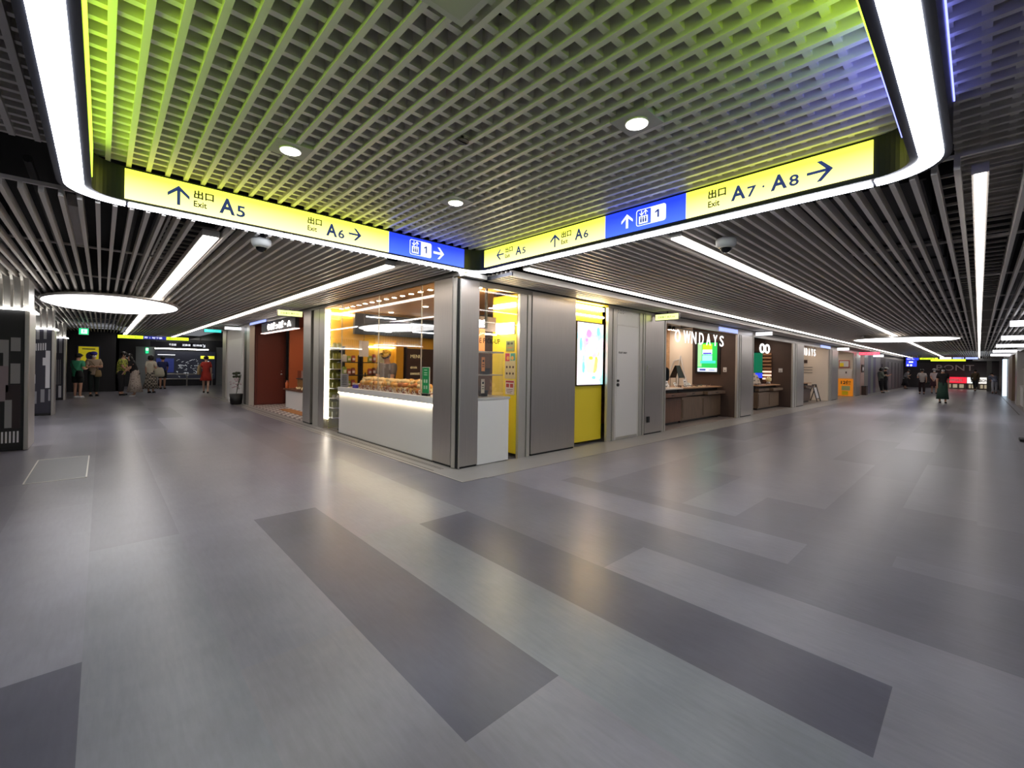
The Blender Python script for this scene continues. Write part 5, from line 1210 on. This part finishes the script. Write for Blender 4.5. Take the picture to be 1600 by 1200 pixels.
# ------------------------------------------------ far side of the right corridor (south side)
SY_ = -1.12
for x0, x1, m_, z1 in [(22.8, 23.4, mat('beige_pier', '#b8a898', .4), 2.5), (23.4, 24.6, STEEL, 2.5), (28.9, 30.2, STEEL, 2.35), (33.0, 36.2, mat('tan_pier', '#8a7460', .5), 2.3), (36.3, 38.6, STEEL, 2.2), (42, 46, STEELD, 2.3), (46, 54, DARKW, 2.4)]:
    sbx('wall_south', (x0, x1, SY_-.4, SY_, 0, z1), m_)
sbx('wall_south', (22.8, 46, SY_-.5, SY_-.05, 2.3, 2.5), STEELD)
sbx('wall_south', (22.8, 54, SY_-2.2, SY_-2.1, 0, 2.5), mat('shop_beige', '#a89888', .6))
sbx('floor', (22.8, 46, SY_-2.1, SY_+.02, .003, .008), mat('optician_floor'))
for x in (24.6, 25.8, 27, 30.2, 31.4):
    b = BM(); box(b, x, x+.1, SY_-.25, SY_-.15, .01, 2.3); tag(obj('door_post', b, JAMB), 'slim steel post of the far side shop front', 'post', 'slim posts of the far side shop front')
t = thing('shop_counter', 'white box counter in the far side shop at the right edge', 'counter', (28, -1.42, .009)); bx('body', (-.85, .85, -.2, .2, 0, .8), WHITE, t); bx('worktop', (-.87, .87, -.22, .22, .8, .85), WPAINT, t)
t = thing('goods_rack', 'white rack with small grey goods over the far side counter', 'rack', (28, -1.42, .860)); bx('back', (-.8, .8, -.2, -.16, 0, .7), WPAINT, t); bx('shelf', (-.8, .8, -.16, .16, .68, .7), WPAINT, t)
t = thing('strip_light', 'vertical blue-white lit column on the far side of the right corridor', 'light', (39.6, -1.05, .01)); bx('diffuser', (-.4, .4, -.08, .08, 0, 2.2), emis('cool_column', '#d8ecff', 1.3), t); bx('base', (-.42, .42, -.1, .1, -.005, .0), STEELD, t)
for i, x in enumerate((13.8, 19.2, 24.6, 30.6, 36.6)):
    t = thing('projecting_light_box', 'white lit blank box sign, %s from the camera on the far side' % ['first', 'second', 'third', 'fourth', 'fifth'][i], 'light box', (x, -.93, 2.33))
    bx('lit_face', (-.04, .04, -.5, .5, 0, .12), emis('box_white', '#f8f8ff', 2.2), t); bx('hanger', (-.02, .02, -.1, .1, .12, .24), STEELD, t)
# portal frame near the far right
t = thing('portal_frame', 'grey portal frame beyond the bending person on the far right', 'portal', (49, -.85, 0))
bx('post', (-.15, .15, -.95, -.6, .004, 2.3), STEELD, t); bx('post', (-.15, .15, .2, .45, .004, 2.3), STEELD, t); bx('lintel', (-.2, .2, -1.0, 1.2, 2.3, 2.5), mat('lintel_grey', '#8a8a8a', .5), t)
# dark item on the floor at the right edge
t = thing('door_stop', 'small black wedge on the floor at the right edge', 'door stop', (13.45, -.62, 0)); bx('wedge', (-.1, .3, -.05, .05, .002, .05), BLACK, t)
# ================================================================ PEOPLE
SKIN = mat('skin', '#c99a80', .55); SKIN2 = mat('skin_fair', '#d9ae96', .55)
HAIRM = mat('hair_black', '#15110f', .45); MASK = mat('face_mask', '#e8eaee', .6); SOLE = mat('shoe_white', '#d8d8d8', .6); SHOEB = mat('shoe_black', '#17151a', .5)
def skin_mesh(name, chains, m, parent, sub=1):
    """chains: list of (list of (point, radius)); points equal to 1 mm are shared; first point is the root"""
    vs, ed, rad, key = [], [], [], {}
    def V(p, r):
        k = tuple(round(c, 3) for c in p)
        if k not in key: key[k] = len(vs); vs.append(p); rad.append(r)
        return key[k]
    for ch in chains:
        ids = [V(p, r) for p, r in ch]
        for a, c_2 in zip(ids, ids[1:]):
            if a != c_2: ed.append((a, c_2))
    me = bpy.data.meshes.new(name); me.from_pydata(vs, ed, [])
    o = bpy.data.objects.new(name, me); COL.objects.link(o)
    sk = o.modifiers.new('skin', 'SKIN'); sk.use_smooth_shade = True
    for i, v in enumerate(me.skin_vertices[0].data):
        r = rad[i]; v.radius = (r, r) if not isinstance(r, tuple) else r; v.use_root = (i == 0)
    ss = o.modifiers.new('sub', 'SUBSURF'); ss.levels = ss.render_levels = sub
    bpy.context.view_layer.update()
    dg = bpy.context.evaluated_depsgraph_get()
    nm = bpy.data.meshes.new_from_object(o.evaluated_get(dg))
    bpy.data.objects.remove(o); bpy.data.meshes.remove(me)
    nm.name = name; nm.materials.clear(); nm.materials.append(m)
    for p in nm.polygons: p.use_smooth = True
    q = bpy.data.objects.new(name, nm); COL.objects.link(q); q.parent = parent
    return q
def person(lab, x, y, face, H=1.62, top='#888888', top_m=None, legs='trousers', leg_m=None, sleeve='short', lean=0., stride=.0, arms=('down', 'down'), hair='short', hat=None, mask=True, shoe=SHOEB, skirt_len=.3, skirt_w=.17, headtilt=0., group=None, sit=0., legskin=False, turn=0., female=False, skin=SKIN):
    """face = heading in degrees (0 = +x). local frame: forward = -y"""
    t = thing('person', lab, 'person', (x, y, .004), math.radians(face)+PI/2)
    S = H
    hip_z = .52*S
    def up(p):   # bend the upper body forward about the hips
        px, py, pz = p; dz = pz-hip_z; a = lean
        return (px, py*math.cos(a)-dz*math.sin(a), hip_z+dz*math.cos(a)+py*math.sin(a)*-1)
    W_ = .088 if female else .1
    pel = (0, 0, hip_z); bel = up((0, .005*S, .60*S)); che = up((0, 0, .72*S)); nb = up((0, .005*S, .805*S)); nk = up((0, 0, .845*S))
    def head(p):
        dx, dy, dz = p; a = headtilt+lean
        o = nk
        return (o[0]+dx, o[1]+dy*math.cos(a)-dz*math.sin(a), o[2]+dz*math.cos(a)-dy*-1*math.sin(a)*-1)
    jw = head((0, -.012*S, .035*S)); skl = head((0, .0, .085*S)); tp = head((0, .005*S, .118*S))
    ch = [[(pel, .075*S), (bel, .066*S), (che, .078*S), (nb, .05*S), (nk, .03*S), (jw, .038*S), (skl, .052*S), (tp, .036*S)]]
    legj = []
    for s in (-1, 1):
        st = stride*s
        hp = (s*.048*S, 0, hip_z-.03*S); kn = (s*.052*S, -.15*S*math.sin(st)-.01*S, .285*S); an = (s*.05*S, -.3*S*math.sin(st)+(.08*S*abs(math.sin(st)) if st < 0 else 0), .045*S); toe = (s*.055*S, an[1]-.085*S, .018*S)
        if s == turn: an = (s*.02*S, an[1]-.05*S, .045*S); toe = (s*.02*S, an[1]-.08*S, .018*S)
        legj.append((hp, kn, an, toe))
        ch.append([(pel, .075*S), (hp, .056*S), (kn, .034*S), (an, .021*S), (toe, .017*S)])
    armj = []
    for s, pose in zip((-1, 1), arms):
        sh = up((s*W_*S, 0, .79*S))
        if pose == 'down': el = up((s*(W_+.02)*S, .01*S, .62*S)); wr = (el[0]+s*.005*S, el[1]-.03*S, el[2]-.145*S); d = (0, -.1, -1)
        elif pose == 'phone': el = up((s*(W_+.015)*S, -.02*S, .63*S)); wr = (s*.05*S, el[1]-.13*S, el[2]+.05*S); d = (-s*.5, -.6, .5)
        elif pose == 'cross': el = up((s*(W_+.03)*S, -.04*S, .64*S)); wr = (-s*.03*S, el[1]-.09*S, el[2]+.02*S); d = (-s*1, -.1, .1)
        elif pose == 'bag': el = up((s*(W_+.03)*S, .02*S, .64*S)); wr = (s*(W_)*S, el[1]-.12*S, el[2]+.0*S); d = (-s*.4, -.8, .2)
        elif pose == 'front': el = up((s*(W_+.01)*S, -.05*S, .63*S)); wr = (s*.06*S, el[1]-.1*S, el[2]-.08*S); d = (-s*.3, -.5, -.8)
        elif pose == 'reach': el = up((s*(W_+.02)*S, -.07*S, .66*S)); wr = (s*.1*S, el[1]-.13*S, el[2]-.02*S); d = (0, -1, -.1)
        armj.append((sh, el, wr)); d = Vector(d).normalized(); wv = Vector(wr); pm = wv+d*.03*S
        ch.append([(che, .078*S), (sh, .036*S), (el, .024*S), (wr, .016*S), (tuple(pm), (.018*S, .012*S))])
        side = d.cross(Vector((0, 1, .3))).normalized()
        for k, L_ in zip((-1.5, -.5, .5, 1.5), (.034, .041, .039, .03)):
            b0 = pm+side*k*.0095*S+d*.012*S; b1 = b0+d*L_*.5*S; b2 = b1+(d*.8+Vector((0, -.3, -.3))).normalized()*L_*.5*S
            ch.append([(tuple(pm), (.018*S, .012*S)), (tuple(b0), .0055*S), (tuple(b1), .005*S), (tuple(b2), .0042*S)])
        th = wv+side*-.02*S*s+d*.022*S; ch.append([(wr, .016*S), (tuple(th), .006*S), (tuple(th+d*.02*S), .005*S)])
    body = skin_mesh('body', ch, skin, t, 1)
    # face: nose, ears, eyes, mouth joined to the head
    b = BM(); b.from_mesh(body.data)
    ball(b, head((0, -.055*S, .062*S)), .011*S, 1, (.8, 1.2, 1.3))
    for s in (-1, 1): ball(b, head((s*.05*S, .0, .065*S)), .014*S, 1, (.4, .9, 1.3))
    b.to_mesh(body.data); b.free()
    for p in body.data.polygons: p.use_smooth = True
    b = BM()
    for s in (-1, 1): ball(b, head((s*.02*S, -.048*S, .075*S)), .007*S, 1, (1.2, .6, .8))
    obj('eyes', b, BLACK, t)
    if mask: b = BM(); ball(b, head((0, -.03*S, .045*S)), .037*S, 2, (1, .72, .85)); obj('face_mask', b, MASK if mask is True else mask, t)
    else: b = BM(); ball(b, head((0, -.047*S, .04*S)), .013*S, 1, (1.3, .4, .35)); obj('mouth', b, mat('lips', '#9a5a50', .5), t)
    # hair
    b = BM(); rot = Matrix.Rotation(lean+headtilt, 3, 'X')
    ball(b, head((0, .012*S, .094*S)), .059*S, 3, (1, 1.05, .86), rot=rot)
    if hair == 'long':
        ball(b, head((0, .032*S, .03*S)), .055*S, 3, (1.15, .6, 1.6), rot=rot); ball(b, up((0, .06*S, .76*S)), .06*S, 3, (1.2, .45, 1.6), rot=Matrix.Rotation(lean, 3, 'X'))
    elif hair == 'bob': ball(b, head((0, .018*S, .055*S)), .06*S, 3, (1.12, .9, 1.0), rot=rot)
    elif hair == 'bun': ball(b, head((0, .055*S, .11*S)), .028*S, 2)
    obj('hair', b, HAIRM, t)
    if hat:
        b = BM(); ball(b, head((0, .006*S, .105*S)), .064*S, 3, (1, 1.05, .72), rot=rot)
        c = head((0, -.06*S, .095*S)); ball(b, c, .045*S, 2, (1, 1.1, .12), rot=rot); obj('cap', b, hat, t)
    # top
    tm = top_m or mat('top'+top, top, .8)
    g = .012*S
    tc = [[(up((0, 0, .455*S)), .097*S), (up((0, 0, .50*S)), .096*S), (bel, .084*S), (che, .092*S), (nb, .058*S), (up((0, 0, .825*S)), .036*S)]]
    if sit: tc = [[(bel, .08*S), (che, .09*S), (nb, .056*S), (up((0, 0, .825*S)), .036*S)]]
    for (sh, el, wr) in armj:
        e = Vector(sh).lerp(Vector(el), .75 if sleeve == 'short' else 1.0)
        c2 = [(che, .092*S), (sh, .05*S), (tuple(e), .038*S)]
        if sleeve == 'long': c2 += [(tuple(Vector(el).lerp(Vector(wr), .9)), .026*S)]
        tc.append(c2)
    skin_mesh('shirt', tc, tm, t, 1)
    # lower clothes
    lm = leg_m or mat('trousers_black', '#1c1b20', .8)
    if legs == 'trousers' or legs == 'shorts':
        lc = [[(pel, .09*S), (up((0, 0, .61*S)), .076*S)]]
        for hp, kn, an, toe in legj:
            if legs == 'trousers': lc.append([(pel, .088*S), (hp, .068*S), (kn, .047*S), (tuple(Vector(kn).lerp(Vector(an), .88)), .036*S)])
            else: lc.append([(pel, .088*S), (hp, .07*S), (tuple(Vector(hp).lerp(Vector(kn), .85)), .062*S)])
        skin_mesh('trousers' if legs == 'trousers' else 'shorts', lc, lm, t, 1)
    else:
        b = BM(); z_top = .60*S; zb = skirt_len*S
        lathe(b, [(.078*S, z_top), (.1*S, .52*S), ((.1+.35*(skirt_w-.1))*S, (.52*S+zb)/2), (skirt_w*S, zb)], n=40, fold=.07, nf=9, sy=.82); obj('skirt', b, lm, t)
    for hp, kn, an, toe in legj:
        b = BM(); c = Vector((an[0], (an[1]+toe[1])/2, .024*S)); ball(b, c, .03*S, 2, (.85, 2.1, .78))
        box(b, c.x-.022*S, c.x+.022*S, c.y-.055*S, c.y+.05*S, .0, .012*S); obj('shoe', b, shoe, t)
    t['_armz'] = 0
    return t, up, armj
def strap_bag(lab, t, m_, x, y, z, w_, d_, h_, face, strap=None, cat='bag'):
    """bag carried by a person: a thing of its own, placed from the person's local frame"""
    M = Matrix.Translation(t.location) @ Matrix.Rotation(t.rotation_euler.z, 4, 'Z')
    o = thing('shoulder_bag', lab, cat, tuple(M @ Vector((x, y, z))), t.rotation_euler.z)
    b = BM(); lathe(b, [(.55, 1), (.8, .8), (1, .3), (.95, .05), (.7, 0)], n=20, sx=w_/2, sy=d_/2)
    for v in b.verts: v.co.z *= h_
    obj('bag_body', b, m_, o, smooth=True)
    if strap:
        b = BM(); tube(b, [tuple(Vector(p)-Vector((x, y, z))) for p in strap], .012, 6); obj('strap', b, m_, o)
    return o
YELP = pattern_mat('yellow_print', ['#8f9a3a', '#c8cc5a', '#5f6a3a', '#b8bc48'], 28., 'VORONOI', .8)
DOTP = pattern_mat('dotted_skirt', ['#3a302c', '#a89a90', '#b4a79c', '#b4a79c'], 17., 'DOTS', .85)
CHKP = pattern_mat('checked_skirt', ['#4a4642', '#a49a8c'], 14., 'CHECK', .85)
STRP = pattern_mat('striped_shirt', ['#3c3c42', '#b4b4b6'], 5., 'WAVE', .8)
PLAID = pattern_mat('plaid_shirt', ['#6f7488', '#8f94a6', '#565a70'], 24., 'VORONOI', .8)
CREAMC = mat('cloth_cream', '#c9c0ae', .8)
# left corridor group
t, up, aj = person('person in a green T-shirt and dark shorts with a black crossbody bag, seen from behind', -.62, 21.9, 55, 1.60, top='#3f9a72', legs='shorts', leg_m=mat('shorts_dark', '#151c1a', .8), hat=mat('cap_black', '#17171b', .7), arms=('bag', 'phone'), shoe=SOLE, headtilt=.25)
strap_bag('black crossbody bag of the person in the green T-shirt', t, BLACK, -.15, .14, .70, .26, .12, .28, 0, [(.14, .1, 1.29), (0, .17, 1.05), (-.13, .16, .93)])
t, up, aj = person('person with folded arms in a beige shirt and blue cap, by the yellow poster', -.22, 22.7, -75, 1.68, top='#a8937e', leg_m=mat('trousers_green', '#15201c', .8), hat=mat('cap_indigo', '#34309a', .7), arms=('cross', 'cross'))
strap_bag('tan bag worn across the chest of the person with folded arms', t, mat('bag_tan', '#8a7450', .7), .1, -.12, .72, .2, .1, .26, 0, [(-.12, -.12, 1.32), (.02, -.15, 1.1), (.1, -.13, .94)])
t, up, aj = person('person in a yellow-green patterned shirt leaning toward the long-haired woman', .55, 22.7, -20, 1.72, top_m=YELP, lean=.12, arms=('front', 'front'), leg_m=mat('trousers_char', '#26262a', .8), headtilt=.1)
t, up, aj = person('woman with long black hair, black top and long dotted skirt, bending forward', .92, 21.8, 175, 1.66, top='#171418', legs='skirt', leg_m=DOTP, lean=.28, arms=('front', 'front'), hair='long', shoe=SOLE, skirt_len=.1, skirt_w=.17, female=True)
t, up, aj = person('woman with a black bob in a cream blouse and a long checked skirt', 1.52, 23.9, 60, 1.62, top_m=CREAMC, legs='skirt', leg_m=CHKP, hair='bob', arms=('bag', 'down'), skirt_len=.11, skirt_w=.17, female=True)
strap_bag('large cream tote bag on the arm of the woman in the checked skirt', t, mat('tote_cream', '#bdb8a4', .8), -.28, -.02, .68, .42, .16, .40, 0, [(-.14, 0, 1.28), (-.22, 0, 1.15), (-.28, 0, 1.02)])
t, up, aj = person('woman in a short red dress walking away past the map board', 3.30, 22.9, 80, 1.62, top='#c23a30', legs='skirt', leg_m=mat('top#c23a30', '#c23a30', .8), hair='bun', stride=.45, arms=('down', 'bag'), skirt_len=.33, skirt_w=.13, female=True, skin=SKIN2, mask=False)
strap_bag('beige tote bag on the shoulder of the woman in the red dress', t, mat('tote_beige', '#a8906a', .8), .24, .05, .78, .16, .3, .42, 0, [(.15, 0, 1.3), (.22, .03, 1.24), (.24, .05, 1.18)])
t, up, aj = person('person in a navy top standing in the dim space before the map board', 2.15, 27.0, 70, 1.6, top='#232a58', legs='shorts', leg_m=mat('shorts_dark'), arms=('front', 'front'), hair='short')
# right corridor
t, up, aj = person('person in a grey-green shirt leaning on the wall, looking down at a phone', 36.3, 4.28, -55, 1.66, top='#6c7468', lean=-.05, arms=('phone', 'phone'), headtilt=.5, turn=1, sleeve='long', hair='bob')
strap_bag('small dark phone held by the person leaning in the grey-green shirt', t, BLACK, 0, -.3, 1.12, .08, .015, .14, 0, cat='phone')
t, up, aj = person('person in dark clothes and a white cap leaning on the wall beside the grey-green shirt', 37.9, 4.26, -70, 1.68, top='#1d1c20', arms=('phone', 'phone'), headtilt=.45, hat=mat('cap_white', '#c8c8c4', .7), turn=-1, shoe=SOLE)
t, up, aj = person('person in a striped shirt and dark skirt leaning forward by the far shutters', 47.5, 4.1, -60, 1.62, top_m=STRP, legs='skirt', leg_m=mat('skirt_dark', '#17141a', .8), lean=.35, arms=('phone', 'front'), headtilt=.2, skirt_len=.16, skirt_w=.16, female=True)
t, up, aj = person('person in a pale blouse and dark maroon trousers walking, left of the walking group', 37.2, 2.42, 10, 1.58, top='#b4aaa6', leg_m=mat('trousers_maroon', '#2a151a', .8), stride=.25, arms=('down', 'bag'), sleeve='short', mask=False, hair='short')
strap_bag('small black handbag at the side of the person in the pale blouse', t, BLACK, -.26, -.05, .62, .2, .1, .18, 0, [(-.22, -.05, .9), (-.26, -.05, .79)])
t, up, aj = person('person in a pale pink top and mauve skirt walking in the middle of the group', 39.2, 1.98, 190, 1.62, top='#c4b2b2', legs='skirt', leg_m=mat('skirt_mauve', '#4a2a32', .8), stride=.3, arms=('front', 'front'), hair='bob', skirt_len=.3, skirt_w=.13, female=True, hat=mat('hat_grey', '#8c8a88', .7))
t, up, aj = person('person in a black T-shirt and a long green skirt walking toward the camera', 27.3, 1.1, 190, 1.62, top='#1c191b', legs='skirt', leg_m=mat('skirt_green', '#2c4a3e', .8), stride=.15, arms=('down', 'down'), hair='bob', skirt_len=.11, skirt_w=.125, female=True)
t, up, aj = person('person in an olive brown top walking alone near the far counters', 48.5, .2, -15, 1.66, top='#4c3e24', leg_m=mat('trousers_black'), stride=.5, arms=('down', 'down'), sleeve='long')
t, up, aj = person('person in a blue-grey plaid shirt and pale trousers bending forward at the far right', 43.8, -.72, 20, 1.6, top_m=PLAID, leg_m=mat('trousers_pale', '#a8a6ac', .8), lean=.75, arms=('front', 'front'), sleeve='long')
# bakery staff
t, up, aj = person('shop assistant in a grey top, yellow print cap and black face mask behind the bread', 4.22, 8.2, 205, 1.66, top='#6a6460', leg_m=mat('trousers_black'), arms=('front', 'front'), headtilt=.45, hat=pattern_mat('cap_print', ['#e8b82a', '#f4d46a', '#8a6a2a'], 30., 'VORONOI', .7), mask=mat('mask_black', '#1c1822', .6))
t.location.z = .012
for o in bpy.data.objects:
    if '_armz' in o: del o['_armz']
